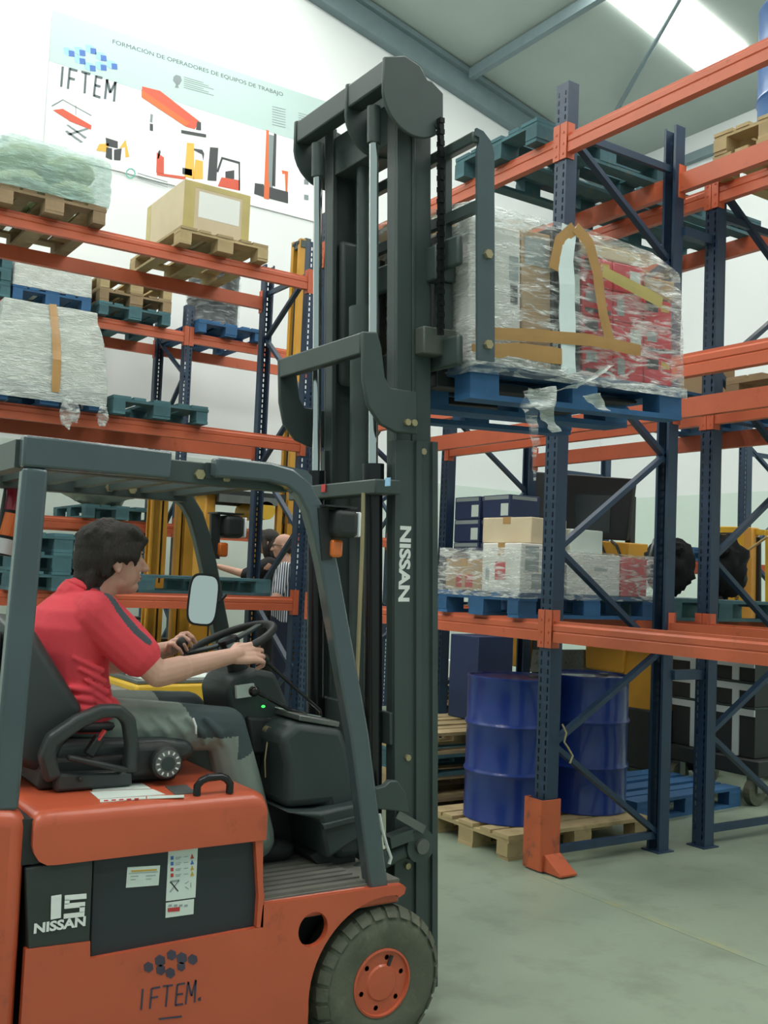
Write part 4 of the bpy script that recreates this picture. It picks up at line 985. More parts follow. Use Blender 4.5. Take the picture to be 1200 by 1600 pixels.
# ---- wrapped cartons on the first level
Z1, Z2, Z3 = zt(1.25)+.001, zt(2.65)+.001, zt(4.11)+.001
pallet('bluewood', (4.62, 5.01, Z1), 0, 'blue pallet with wrapped white cartons on the first rack level above the drums')
zz = Z1+.146
carton((.36, .36, .30), M['whitecard'], 'white carton with a dark red print, on the rack pallet above the drums', (4.23, 4.82, zz), 0, 0, prints=[('l', .35, .62, .25, .62, 'inkred'), ('l', .1, .2, .2, .5, 'inkgrey'), ('f', .1, .4, .45, .95, 'inkgrey'), ('f', .25, .5, .1, .4, 'inkgrey')], tape='tape')
carton((.46, .36, .26), M['whitecard'], 'long white carton beside the pink carton on the rack pallet', (4.66, 4.82, zz), 0, 0, prints=[('f', .1, .2, .6, .7, 'inkgrey'), ('f', .5, .75, .6, .68, 'inkgrey')], tape=None)
carton((.24, .36, .25), mat('pink_carton', S(206, 92, 96), .6, var=.08), 'faded pink carton at the end of the wrapped rack pallet', (5.02, 4.82, zz), 0, 0, tape='tape')
carton((.34, .40, .16), M['cardpale'], 'pale brown carton taped shut on top of the white cartons', (4.30, 4.90, zz+.304), .15, 0)
carton((.28, .30, .15), M['whitelabel'], 'pale green carton on the white cartons beside the taped pale brown one', (4.66, 4.86, zz+.264), 0, 0, tape=None)
carton((.5, .38, .20), M['card'], 'low brown carton wrapped at the aisle end of the rack pallet', (4.32, 5.21, zz), 0, 0, prints=[('l', .55, .75, .1, .5, 'inkred'), ('l', .3, .45, .1, .5, 'inkred')])
carton((.56, .36, .24), M['card'], 'plain brown carton at the back of the wrapped rack pallet', (4.88, 5.2, zz), 0, 0)
wrap('hazy stretch film round the white cartons above the drums', [(zz-.03, .603, .405, 0, 0), (zz+.10, .603, .405, 0, 0), (zz+.20, .60, .404, 0, 0), (zz+.27, .598, .402, 0, 0)], M['film'], (4.62, 5.01, 0), amp=.010, seed=8, top=False)
# navy cartons on the rear rack
GN = 'navy cartons on the rear rack'
pallet('tealwood', (5.88, 6.62, Z1), 0, 'worn pallet under navy cartons on the rear rack')
for x, y, z, lb in [(5.50, 6.82, i*.192, ('lowest', 'second', 'third', 'highest')[i]+' navy carton of the pile nearer the far frame, rear rack') for i in range(4)]+[(5.50, 6.44, i*.192, ('lowest', 'second', 'third', 'highest')[i]+' navy carton of the pile nearer the drums, rear rack') for i in range(4)]+[(5.86, 6.62, i*.192, ('lower', 'upper')[i]+' navy carton behind the two tall piles on the rear rack') for i in range(2)]:
    carton((.32, .34, .19), M['navycard'], lb, (x, y, Z1+.146+z), 0, 0, GN, tape=None, prints=[('l', .05, .95, .80, .96, 'inkgrey'), ('l', .68, .95, .1, .62, 'whitelabel'), ('f', .08, .9, .8, .95, 'inkgrey')])

# ---- upper levels of the right racks
pallet('tealwood', (4.585, 4.95, Z3), 0, 'worn teal pallet on the top beams beside the tall corner post')
pallet('tealwood', (5.87, 5.2, Z3), 0, 'worn teal pallet on the top of the rear rack behind the tall corner post')
pallet('wood', (5.87, 6.3, Z3), 0, 'grey wooden pallet on the top of the rear rack')
pallet('woodpale', (5.86, 3.88, Z3), 0, 'pale wooden pallet on the rear rack under a blue plastic barrel')
pallet('woodpale', (5.86, 3.88, Z3+.146), .02, 'pale wooden pallet stacked directly under the blue plastic barrel')
drum((5.86, 4.03, Z3+.292), mat('barrel_blue', S(58, 104, 164), .4, var=.05), 'blue plastic barrel on top of the rear rack', h=.95, r=.30)
pallet('bluewood', (5.87, 5.0, Z2), 0, 'blue pallet carrying one tan carton on the middle level of the rear rack')
carton((.3, .3, .21), M['card'], 'tan carton on the middle level of the rear rack beside a blue post', (5.75, 4.72, Z2+.146), 0, 0)
pallet('wood', (5.87, 3.75, Z2), 0, 'dark wooden pallet on the middle level of the rear rack, right of the post')
carton((.34, .3, .12), M['card'], 'flat carton on the dark pallet on the middle rack level', (5.75, 3.85, Z2+.146), 0, 0)
pallet('tealwood', (5.87, 4.98, Z1), 0, 'worn pallet under two black bags on the rear rack')
for x, y, rz, sd in ((5.60, 4.86, .2, 1), (5.96, 4.68, -.2, 5)):
    t = thing('bag', 'bulging black bag on the rear rack, nearer the pink carton' if sd == 1 else 'bulging black bag on the rear rack, nearer the yellow mast', 'bag', (0, 0, 0), 'black bags on the rear rack')
    crumple((0, 0, .21), .20, sd, M['jacket'], 'body', t, (.75, .9, 1.05), amp=.25)
    MB().tube([(-.12, .06, .12), (-.17, .05, .25), (-.13, .04, .38), (-.02, .03, .45)], .012, 8).build('strap', M['steel'], t, smooth=1)
    crumple((-.10, -.04, .33), .09, sd+3, M['jacket'], 'flap', t, (.7, 1.3, .6), amp=.2)
    MB().obox((-.168, -.05, .22), (.006, .07, .03)).build('tag', M['whitelabel'], t)
    place(t, (x, y, Z1+.16), rz)

# ---- left rack, top level
YF = 8.41
def lp(px, py, Y=7.81): return at(px, py, Y=Y)
def onL1(pxc, z): return (pxc, YF, z)
xa = lp(85, 320).x
pallet('wood', (xa, YF, Z3), PI/2, 'brown pallet with cyan wrapped load on the top of the aisle rack')
zc = Z3+.146
GQ = 'greenish sacks under cyan film'
green = mat('pale_green_sack', S(188, 198, 158), .7, var=.12, scale=6)
for i, (dx, dy, dz) in enumerate(((-.19, -.28, 0), (.19, -.28, 0), (-.19, .28, 0), (.19, .28, 0), (-.185, -.26, .20), (.185, -.25, .20), (.0, .29, .20))):
    t = crumple((0, 0, 0), .2, i+20, green, 'sack', None, (.98, 1.35, .52), amp=.12); tag(t, ('plump pale green sack in the lower layer' if dz == 0 else 'plump pale green sack in the upper layer')+' under cyan film', 'sack', GQ); t.location = (xa+dx, YF+dy, zc+.115+dz)
wrap('cyan tinted film round the green sacks on the top rack level', [(zc-.01, .41, .60, 0, 0), (zc+.12, .42, .60, 0, 0), (zc+.24, .42, .60, 0, 0), (zc+.36, .405, .58, 0, 0), (zc+.43, .32, .48, 0, 0), (zc+.445, .22, .36, 0, 0)], M['filmcyan'], (xa, YF, 0), amp=.03, seed=11)
xb = lp(352, 390).x
pallet('woodpale', (xb, YF, Z3), PI/2, 'pale pallet under the carton framed with yellow tape on the top rack level')
ca = carton((.60, .86, .42), M['cardpale'], 'big pale carton framed with wide yellow tape, white sheet on its front', (xb-.06, YF-.10, zc), 0, 0, tape=None, prints=[('f', .22, .84, .30, .82, 'white'), ('f', .0, .16, .02, .98, 'tapeyellow'), ('f', .88, 1.0, .02, .98, 'tapeyellow'), ('f', .16, .88, .88, .98, 'tapeyellow'), ('l', .0, .12, .02, .98, 'tapeyellow')])
# ---- left rack, middle level: the big white load
xc = lp(78, 615).x
pallet('bluewood', (xc, YF, Z2), PI/2, 'blue pallet under the big white wrapped load')
zc = Z2+.146
wc = mat('white_bale', S(214, 222, 208), .7, var=.06, scale=3)
for dx, dy, dz, sz in ((-.19, -.28, 0, .36), (.19, -.28, 0, .36), (-.19, .28, 0, .36), (.19, .28, 0, .36), (-.17, -.24, .365, .26), (.16, -.24, .365, .26), (0, .26, .365, .24)):
    carton((.36 if dz == 0 else .32, .54 if dz == 0 else .46, sz), wc, 'white bale inside the big film-wrapped load with brown tape', (xc+dx, YF+dy, zc+dz), 0, 0, 'white bales in the big wrapped load', tape=None, lid=False, name='bale', cat='bale')
bw = wrap('shiny film round the big white load, with one brown tape strip', [(zc-.12, .43, .62, 0, 0), (zc+.02, .425, .615, 0, 0), (zc+.2, .41, .60, 0, 0), (zc+.38, .392, .575, 0, 0), (zc+.52, .365, .53, 0, 0), (zc+.633, .345, .505, 0, 0)], M['filmwhite'], (xc, YF, 0), amp=.022, seed=19)
o = ribbon([(.03, -.635, zc-.05), (.03, -.628, zc+.2), (.02, -.588, zc+.40), (.01, -.545, zc+.54), (.0, -.528, zc+.64)], .06, None, (0, -1, 0), 3, .004).build('brown_tape', M['tape'], None); o.parent = bw; o.location = (0, 0, 0)
for dx, r, sd in ((.13, .07, 2), (.18, .05, 4), (.40, .05, 7)):
    o = crumple((dx, -.64, zc-.19), r, sd, M['film'], 'film_tail', None, (.8, .4, 1.6)); o.parent = bw; o.location = (0, 0, 0)
xd = lp(253, 640).x
pallet('tealwood', (xd, YF, Z2), PI/2, 'empty teal pallet beside the big white wrapped load')
# ---- left rack, lowest level
xe = lp(96, 900).x
for i in range(3): pallet(('tealwood', 'tealwood', 'tealwood')[i], (xe, YF, Z1+i*.146), PI/2, ('bottom', 'middle', 'top')[i]+' worn teal pallet of the stack behind the driver', 'pallet stack behind the driver')
xf = lp(330, 915, 7.95).x
pallet('tealwood', (xf, YF+.02, Z1), 0, 'worn teal pallet lying along the beam behind the mirror')
# ---- rack nearest the wall
YF2 = 11.26; ZL = zt(4.12)+.001; ZM = zt(1.95)+.001
def lp2(px, py): return at(px, py, Y=10.66)
xg = lp2(83, 455).x
pallet('bluewood', (xg, YF2, ZL), PI/2, 'blue pallet with a white wrapped load on the rack nearest the wall')
zc = ZL+.146
for i in range(3): carton((.74, .36, .38), M['whitecard'], 'white carton under film on the rack nearest the wall', (xg, YF2-.38+i*.375, zc), 0, 0, 'white cartons on the wall rack', tape=None)
wrap('milky film round white cartons on the rack nearest the wall', [(zc, .40, .60, 0, 0), (zc+.2, .395, .59, 0, 0), (zc+.386, .385, .58, 0, 0)], M['filmwhite'], (xg, YF2, 0), amp=.015, seed=23)
xh = xg-.825
for i in range(3): pallet('tealwood', (xh, YF2, ZL+i*.146), PI/2, ('bottom', 'middle', 'top')[i]+' teal pallet of three stacked next to white cartons on the wall rack', 'teal pallets on the wall rack')
xi = lp2(212, 490).x
for i in range(3): pallet(('tealwood', 'wood', 'woodpale')[i], (xi, YF2, ZL+i*.146), PI/2, ('teal pallet at the bottom of the three stacked near the black drum', 'grey pallet in the middle of the three stacked near the black drum', 'pale pallet on top of the three stacked near the black drum')[i])
xj = lp2(355, 520).x+.05
pallet('bluewood', (xj, YF2, ZL), PI/2, 'blue pallet under the black drum on the rack nearest the wall')
t = drum((xj-.05, YF2-.15, ZL+.146), mat('black_drum', S(40, 44, 48), .35, var=.06), 'tall black drum wrapped in film on the rack nearest the wall', h=.98, r=.30)
wrap('clear film round the black drum', [(0, .31, .31, 0, 0), (.3, .318, .318, 0, 0), (.6, .315, .315, 0, 0)], M['filmthin'], (xj-.05, YF2-.15, ZL+.15), amp=.006, seed=31, top=False, e=2.0)
xk = lp2(192, 800).x
pallet('tealwood', (xk, YF2, ZM), PI/2, 'teal pallet with a grey bundle on the low beams of the wall rack')
gb = crumple((0, 0, 0), .30, 41, mat('grey_bundle', S(176, 180, 166), .7, var=.15, scale=8), 'bundle', None, (1.35, 1.6, .62), amp=.25)
tag(gb, 'grey rag bundle on the low beams of the wall rack', 'bundle'); gb.location = (xk-.05, YF2, ZM+.146+.21)
# ================================================================== banner on the wall
YB_ = YW-.016
bn = thing('banner', 'wide printed training banner high on the white wall, with truck pictures', 'banner', (5.0, YB_, 6.55))
TL, TR, BZ, TZ = 3.06, 7.03, 6.54, 8.30
MB().box(TL, TR, YB_, YB_+.004, BZ, TZ).build('sheet', mat('banner_white', S(244, 247, 246), .6), bn)
MB().prism([(TL, 7.66), (TR, 7.60), (TR, TZ), (TL, TZ)], 'y', YB_-.002, YB_-.0003).build('grey_band', mat('banner_band', S(178, 200, 198), .6), bn)
def bq(px, m, d=1, name='print'):
    """flat print: outline taken from the photo, laid on the banner's sheet"""
    p = [at(a, b, Y=YB_) for a, b in px]; return MB().prism([(q.x, q.z) for q in p], 'y', YB_-.002-.001*d, YB_-.0017-.001*d).build(name, m, bn)
def btext(s, a, b, h, m, bold=0.0):
    p, q = at(*a, Y=YB_), at(*b, Y=YB_); d = Vector((q.x-p.x, 0, q.z-p.z)); mid = (p+q)/2
    return lettering(s, .1, (mid.x, YB_-.0035, mid.z), d, Vector((-d.z, 0, d.x)), m, bn, bold, fitw=d.length, fith=h)
btext('FORMACIÓN DE OPERADORES DE EQUIPOS DE TRABAJO', (176, 65), (442, 148), .085, mat('banner_grey_ink', S(78, 90, 94), .6), 0.0)
# emblem: eight blue cubes
for cx, cy in ((112, 83), (129, 82), (129, 95), (146, 79), (145, 106), (162, 90), (162, 105), (179, 103)):
    bq([(cx-5, cy-4), (cx+4, cy-2.5), (cx+4.5, cy+6), (cx-4.5, cy+5)], M['inkblue'], 2)
    bq([(cx-13, cy-9), (cx-3, cy-8), (cx+4, cy-3), (cx-5, cy-4.5)], M['lightblue'], 2)
    bq([(cx-13, cy-9), (cx-5, cy-4.5), (cx-4.5, cy+5), (cx-12, cy+1)], M['lightblue'], 2)
inkl = mat('banner_letter_ink', S(86, 98, 104), .6)
def bst(pts, wd=3.6):
    for (a, b), (c, e) in zip(pts, pts[1:]):
        dx, dy = c-a, e-b; L = math.hypot(dx, dy); nx, ny = -dy/L*wd/2, dx/L*wd/2
        bq([(a+nx, b+ny), (c+nx, e+ny), (c-nx, e-ny), (a-nx, b-ny)], inkl, 2, 'letter_stroke')
bst([(98, 104), (95.5, 136)])
bst([(109, 106), (106, 139)]); bst([(109, 107.5), (121, 111)]); bst([(108, 122), (117, 124.5)])
bst([(127, 112), (141, 116)]); bst([(134, 114), (132, 146)])
bst([(150, 118), (146.5, 151)]); bst([(150, 119.5), (160, 122)]); bst([(148, 133), (157, 135.5)]); bst([(146.5, 149), (157, 152.5)])
bst([(164, 155), (167, 124)]); bst([(167, 124), (172, 145)], 4); bst([(172, 145), (180.5, 128)], 4); bst([(180.5, 128), (178, 159)])
# pictures on the banner
ro, gy, dk, ye, og = mat('print_red', S(206, 88, 66), .6), mat('print_grey', S(128, 140, 142), .6), mat('print_dark', S(62, 66, 68), .6), mat('print_yellow', S(226, 176, 76), .6), mat('print_orange', S(214, 106, 58), .6)
bq([(222, 135), (250, 142), (312, 190), (304, 202), (290, 198), (221, 152)], ro); bq([(221, 140), (296, 192), (290, 198), (221, 152)], og, 2); bq([(283, 203), (322, 210), (322, 215), (283, 208)], dk, 3); bq([(308, 190), (314, 191), (314, 204), (306, 203)], dk, 3); bq([(235, 178), (239, 179), (238, 192), (234, 191)], gy); bq([(234, 193), (239, 194), (239, 205), (234, 204)], dk)
for q in ([(82, 172), (98, 170), (143, 196), (142, 203), (110, 190)],): bq(q, ro)
for q in ([(103, 195), (107, 195), (136, 215), (133, 217)], [(135, 200), (139, 202), (108, 212), (105, 209)], [(101, 205), (105, 204), (130, 222), (126, 223)]): bq(q, gy)
bq([(80, 165), (98, 155), (99, 156.5), (81, 167)], gy); bq([(118, 165), (119, 165), (119, 180), (118, 180)], gy); bq([(98, 155), (143, 180), (143, 181.5), (98, 156.5)], gy)
bq([(165, 215), (184, 221), (184, 232), (166, 228)], dk); bq([(155, 225), (170, 224), (168, 238), (150, 235)], ye); bq([(166, 230), (175, 232), (175, 250), (165, 246)], dk, 2); bq([(178, 234), (190, 232), (188, 251), (178, 250)], dk, 2); bq([(186, 232), (196, 218), (202, 245), (196, 246), (195, 230)], ye)
bq([(245, 238), (256, 246), (256, 272), (244, 270)], ro); bq([(245, 270), (290, 276), (290, 281), (245, 274)], ro); bq([(247, 237), (250, 234), (251, 238), (248, 248), (246, 248)], dk)
bq([(292, 223), (303, 224), (303, 280), (288, 276)], ye); bq([(305, 249), (317, 252), (317, 280), (302, 280)], ye); bq([(303, 232), (316, 234), (319, 240), (317.5, 252), (315.5, 241), (303, 235)], dk); bq([(285, 262), (300, 265), (300, 275), (285, 272)], dk)
bq([(328, 230), (341, 231), (338, 283), (324, 282)], dk); bq([(346, 277), (375, 282), (374, 298), (340, 291)], ro); bq([(338, 268), (346, 245), (375, 253), (375, 298), (373, 298), (372.5, 256), (348, 249), (341, 270)], dk); bq([(352, 268), (366, 266), (366, 280), (352, 278)], dk)
bq([(416, 203), (420, 204), (419, 310), (412, 308)], og); bq([(428, 208), (432, 210), (430, 292), (425, 290)], dk); bq([(420, 210), (428, 212), (426, 300), (419, 300)], gy); bq([(398, 286), (412, 288), (412, 308), (397, 303)], dk); bq([(412, 290), (450, 300), (450, 318), (412, 308)], dk, 2); bq([(440, 266), (450, 268), (449, 302), (446, 301), (445, 272), (441, 272)], og); bq([(413, 284), (421, 284), (420, 312), (412, 310)], og, 3)
bq([(271, 120), (275, 117), (282, 119), (284, 126), (280, 133), (274, 131), (270, 126)], gy, 2); bq([(275, 131), (278, 131), (279, 138), (273, 137)], gy, 2)
for i in range(6): bq([(287, 120+i*3.2), (318+8*(i % 3), 129+i*3.2+2*(i % 3)), (318+8*(i % 3), 130+i*3.2+2*(i % 3)), (287, 121+i*3.2)], gy, 2)
for i in range(8):
    bq([(425, 166+i*4), (446, 171+i*4), (446, 172+i*4), (425, 167+i*4)], gy, 2); bq([(466, 176+i*3.6), (484, 181+i*3.6), (484, 182+i*3.6), (466, 177+i*3.6)], gy, 2)
for y, m in ((231, ro), (255, ro), (284, gy), (308, gy)): bq([(475, y-4), (482, y-3), (482, y+5), (475, y+4)], m)
for j in range(10):
    a, b = j*PI/5, (j+1)*PI/5
    bq([(204+8*math.cos(a), 271+8.5*math.sin(a)), (204+8*math.cos(b), 271+8.5*math.sin(b)), (204+5.8*math.cos(b), 271+6.2*math.sin(b)), (204+5.8*math.cos(a), 271+6.2*math.sin(a))], mat('print_teal', S(110, 180, 168), .6) if j == 0 else bpy.data.materials['print_teal'])
for i in range(3): bq([(215, 270+i*4), (262, 284+i*4), (262, 285.2+i*4), (215, 271.2+i*4)], gy)

# ================================================================== trucks in the background
def mast_truck(label, loc, rz, h, m, body, wch=.10, gap=.30, name='stacker_truck', letters=None, body2=None):
    """stacker: local +x is the fork side; channels, cross bars, chain, body, forks"""
    t = thing(name, label, 'stacker', (0, 0, 0))
    for s in (-1, 1):
        y = s*gap
        MB().box(-.06, .06, y-.03, y+.03, .06, h).box(-.06, -.04, y-.05, y+.05, .06, h).box(.04, .06, y-.05, y+.05, .06, h).build('mast_rail', m, t)
        MB().box(-.04, .04, y-s*.10-.02, y-s*.10+.02, .1, h-.05).build('inner_rail', m, t)
        MB().box(.08, .2, y*.7-.07, y*.7+.07, .06, .12).build('fork', m, t)
        MB().cyl((-.0, y*.55, .1), (0, y*.55, h-.2), .022, n=10).build('lift_cylinder', M['black'], t)
        MB().lathe([(.02, -.04), (.07, -.04), (.07, .04), (.02, .04)], (-.45, s*.25, .07), 'y', 18).build('wheel', M['rubber'], t)
    for z in (.2, h*.55, h-.06): MB().box(-.05, .05, -gap-.05, gap+.05, z-.04, z+.04).build('cross_bar', m, t)
    bx_, by_, bz_ = body
    b = MB().prism([(-.10, .12), (-.10, bz_), (-.10-bx_*.7, bz_), (-.10-bx_, bz_-.15), (-.10-bx_, .12)], 'y', -by_/2, by_/2).build('body', body2 or m, t, bevel=.03)
    MB().box(-.10-bx_*.65, -.16, -by_/2+.06, by_/2-.06, bz_, bz_+.03).build('cover', M['black'], t)
    MB().tube([(-.10-bx_, 0, .35), (-.25-bx_, 0, .8), (-.28-bx_, 0, bz_+.12)], .025, 8).build('tiller', M['black'], t)
    MB().tube([(-.28-bx_, -.1, bz_+.12), (-.33-bx_, -.1, bz_+.2), (-.33-bx_, .1, bz_+.2), (-.28-bx_, .1, bz_+.12)], .018, 8).build('handle', M['black'], t)
    place(t, loc, rz)
    return t
pA = at(258, 1000, Y=9.25)
mast_truck('yellow stacker truck with slim twin mast standing behind the driver', (pA.x, 9.27, 0), -PI/2+.02, 2.60, M['amber'], (.36, .5, .9), gap=.17)
pB = at(318, 1000, Y=10.1)
ot = thing('order_picker', 'amber order picker truck with tall column and platform roof behind the mirror', 'order picker', (pB.x, 10.25, 0))
MB().prism([(pB.x-.12, 0), (pB.x+.10, 0), (pB.x+.085, 1.45), (pB.x+.06, 2.45), (pB.x-.05, 2.45), (pB.x-.10, 1.45)], 'y', 10.10, 10.40).build('column', M['amber'], ot, bevel=.02)
MB().prism([(pB.x-.28, .02), (pB.x+.14, .02), (pB.x+.14, 1.12), (pB.x-.18, 1.12), (pB.x-.28, 1.0)], 'y', 9.95, 10.24).build('body', M['amber'], ot, bevel=.03)
MB().box(pB.x-.03, pB.x-.015, 9.94, 9.95, .1, 1.1).build('door_gap', M['black'], ot)
MB().box(pB.x-.1, pB.x+.85, 10.00, 10.60, 2.42, 2.47).build('roof', M['black'], ot)
for y in (10.00, 10.54): MB().box(pB.x+.05, pB.x+.75, y, y+.06, 2.34, 2.42).build('roof_rail', M['steel'], ot)
MB().cyl((pB.x+.62, 10.00, 2.28), (pB.x+.62, 10.60, 2.28), .10, n=18).build('beacon_drum', M['yellow'], ot, smooth=.8)
for y in (10.05, 10.55): MB().box(pB.x+.76, pB.x+.82, y-.03, y+.03, .1, 2.42).build('post', M['amber'], ot)
MB().box(pB.x+.1, pB.x+.82, 10.02, 10.58, .10, .22).build('platform', M['black'], ot)
for z in (.65, 1.05): MB().box(pB.x+.5, pB.x+.82, 10.00, 10.04, z-.02, z+.02).build('rail', M['amber'], ot)
# tall reach truck mast beyond the rack end
pC = at(468, 500, Y=10.15)
rt = thing('reach_truck', 'tall yellow and dark reach truck mast beyond the end of the aisle rack', 'reach truck', (pC.x, 10.2, 0))
for s in (-1, 1):
    MB().box(pC.x-.065, pC.x+.0, 10.2+s*.08-.03, 10.2+s*.08+.03, 0, 5.40).build('mast_rail', M['amber'], rt)
    MB().box(pC.x+.005, pC.x+.075, 10.2+s*.07-.03, 10.2+s*.07+.03, .1, 5.42).build('inner_rail', M['darkpaint'], rt)
    MB().cyl((pC.x-.03, 10.2+s*.03, .1), (pC.x-.03, 10.2+s*.03, 4.9), .012, n=10).build('lift_cylinder', M['black'], rt)
    MB().lathe([(.03, -.03), (.05, -.03), (.05, .03), (.03, .03)], (pC.x-.02, 10.2+s*.05, 5.36), 'y', 14).build('chain_wheel', M['black'], rt)
for z in (.4, 2.2, 4.0, 5.34): MB().box(pC.x-.06, pC.x+.06, 10.08, 10.32, z-.04, z+.04).build('cross_bar', M['darkpaint'], rt)
MB().prism([(pC.x+.1, .05), (pC.x+1.0, .05), (pC.x+1.0, 1.1), (pC.x+.6, 1.2), (pC.x+.1, 1.2)], 'y', 9.8, 10.6).build('body', M['amber'], rt, bevel=.03)
MB().box(pC.x+.14, pC.x+.16, 9.84, 9.88, 1.2, 2.1).box(pC.x+.9, pC.x+.94, 9.84, 9.88, 1.1, 2.1).box(pC.x+.9, pC.x+.94, 10.52, 10.56, 1.1, 2.1).box(pC.x+.12, pC.x+.96, 9.82, 10.58, 2.1, 2.15).build('cab_frame', M['black'], rt)
# low yellow truck hood with papers, just beyond the forklift
a, b = at(200, 1075, Y=6.0), at(352, 1075, Y=6.0)
yt = thing('pallet_truck', 'low yellow truck hood with papers on its grey top, beyond the forklift', 'pallet truck', ((a.x+b.x)/2, 6.3, 0))
zt_ = at(270, 1066, Y=6.0).z
MB().box(a.x+.05, b.x+.25, 6.0, 6.6, .12, zt_-.01).build('hood', M['yellow'], yt, bevel=.02)
MB().box(a.x+.06, b.x+.2, 6.01, 6.59, zt_-.01, zt_+.015).build('top_cover', M['steel'], yt, bevel=.006)
for x0, x1, y0 in ((.10, .34, 6.03), (.42, .62, 6.05)): MB().box(a.x+x0, a.x+x1, y0, y0+.3, zt_+.016, zt_+.024).build('paper', M['whitelabel'], yt)
MB().box(a.x+.1, a.x+.4, 6.15, 6.45, zt_+.025, zt_+.06).build('clipboard', M['mat'], yt, bevel=.006)
for x in (a.x+.15, b.x+.1):
    for y in (6.06, 6.54): MB().lathe([(.02, -.04), (.08, -.04), (.08, .04), (.02, .04)], (x, y, .081), 'y', 18).build('wheel', M['rubber'], yt)
MB().box(a.x-.04, a.x+.05, 6.08, 6.52, .2, zt_-.05).build('side_panel', M['mat'], yt, bevel=.01)

# ---- reach truck behind the drums with the dark mast screen
gp_ = at(990, 1222, Z=0)
bx0 = 6.62
bt = thing('reach_truck', 'amber reach truck with a big black mast screen behind the blue drums', 'reach truck', (bx0+.6, 6.6, 0))
def onp(px, X): return [(p.y, p.z) for p in (at(a, b, X=X) for a, b in px)]
def xslab(px, X, th, m, name, parent, **k): return MB().prism(onp(px, X), 'x', X, X+th).build(name, m, parent, **k)
XB = 6.62
scr = xslab([(836, 737), (990, 748), (978, 845), (821, 835), (823, 775)], XB, .05, mat('black_screen', S(30, 34, 36), .5, var=.1), 'mast_screen', bt, bevel=.01)
xslab([(898, 772), (955, 774), (952, 832), (900, 828)], XB-.004, .004, mat('screen_window', S(58, 66, 70), .25), 'screen_window', scr)
xslab([(902, 842), (982, 848), (980, 872), (935, 866), (902, 858)], XB-.02, .25, M['amber'], 'cab_roof', bt, bevel=.01)
for a in (912, 932, 955): MB().tube([at(a, 845, X=XB-.03), at(a+8, 852, X=XB-.035), at(a+14, 868, X=XB-.03)], .012, 6).build('hose', M['black'], bt)
xslab([(800, 985), (830, 985), (823, 1046), (795, 1040)], XB+.02, .35, M['amber'], 'body_panel', bt, bevel=.02)
xslab([(914, 990), (978, 1000), (972, 1053), (914, 1044)], XB, .4, M['amber'], 'body_panel', bt, bevel=.02)
xslab([(975, 995), (1030, 1000), (1030, 1115), (967, 1108)], XB+.03, .7, M['amber'], 'body_panel', bt, bevel=.03)
xslab([(832, 1015), (912, 1015), (912, 1050), (828, 1050)], XB+.03, .3, M['steel'], 'tread_plate', bt)
tp = [o for o in bt.children if o.name.startswith('tread_plate')][0]
for i in range(10):
    for j in range(4):
        q = at(838+i*7.5+(j % 2)*3.5, 1020+j*7.5, X=XB+.027); MB().obox(q, (.006, .03, .012), rotm('X', .6 if j % 2 else -.6)).build('stud', M['steel'], tp)
ye = at(1030, 1112, X=XB+.02).y
MB().box(XB+.02, XB+.92, ye, 7.6, .09, .60).build('chassis', M['black'], bt, bevel=.02)
for x in (XB+.2, XB+.75):
    for y in (ye+.12, 7.48): MB().lathe([(.02, -.06), (.12, -.06), (.12, .06), (.02, .06)], (x, y, .121), 'y', 20).build('wheel', M['rubber'], bt)
for o_, z_ in ((6.25, 2.1), (7.4, 2.1)): MB().box(XB+.05, XB+.11, o_-.03, o_+.03, .55, z_+.3).build('cab_post', M['black'], bt)
# ---- yellow stacker at the right with lettered mast
XR = 7.65
pR = at(1150, 900, X=XR)
yr = thing('stacker_truck', 'yellow stacker truck with black lettering up its mast, behind the right racks', 'stacker', (XR+.3, pR.y, 0))
Rm_ = xslab([(1118, 822), (1166, 823), (1166, 1140), (1137, 1140), (1137, 880), (1128, 878)], XR, .06, M['yellow'], 'mast_cover', yr, bevel=.008)
xslab([(1120, 832), (1155, 832), (1155, 834.5), (1120, 834.5)], XR-.002, .002, M['ink'], 'dark_strip', Rm_)  # thin dark strip across the top of the mast cover
xslab([(1161, 823), (1175, 824), (1172, 1140), (1160, 1140)], XR-.04, .10, mat('ochre_rail', S(214, 160, 74), .45), 'mast_rail', yr, bevel=.006)
xslab([(1195, 828), (1216, 828), (1216, 1140), (1195, 1140)], XR-.04, .10, M['yellow'], 'mast_rail', yr, bevel=.006)
xslab([(1175, 826), (1195, 828), (1195, 836), (1175, 836)], XR, .05, M['yellow'], 'cross_bar', yr)
MB().cyl(at(1184, 840, X=XR+.05), at(1184, 1135, X=XR+.05), .03, n=12).build('lift_cylinder', M['black'], yr)
xslab([(1090, 1100), (1216, 1100), (1216, 1180), (1090, 1180)], XR+.08, .3, M['black'], 'chassis', yr, bevel=.02)
xslab([(1110, 905), (1136, 905), (1136, 1100), (1110, 1100)], XR+.02, .2, M['black'], 'battery_box', yr, bevel=.01)
xslab([(1121, 897), (1133, 897), (1133, 909), (1121, 909)], XR+.012, .006, M['whitelabel'], 'battery_label', yr)
q0, q1 = at(1149, 968, X=XR-.001), at(1151, 898, X=XR-.001)
lettering('JUNGHEINRICH', .1, (q0+q1)/2, (q1-q0), Vector((1, 0, 0)).cross(q1-q0), M['ink'], Rm_, .002, fitw=(q1-q0).length, fith=.055)
for pp in ((1100, 1178), (1200, 1190)):
    q = at(*pp, X=XR+.2); MB().lathe([(.02, -.05), (.11, -.05), (.11, .05), (.02, .05)], (XR+.3, q.y, .111), 'y', 20).build('wheel', M['rubber'], yr)
MB().cyl(at(1118, 896, X=XR-.12), at(1200, 838, X=XR-.12), .012, n=8).build('lift_rod', mat('tan_rod', S(196, 170, 120), .5), yr)
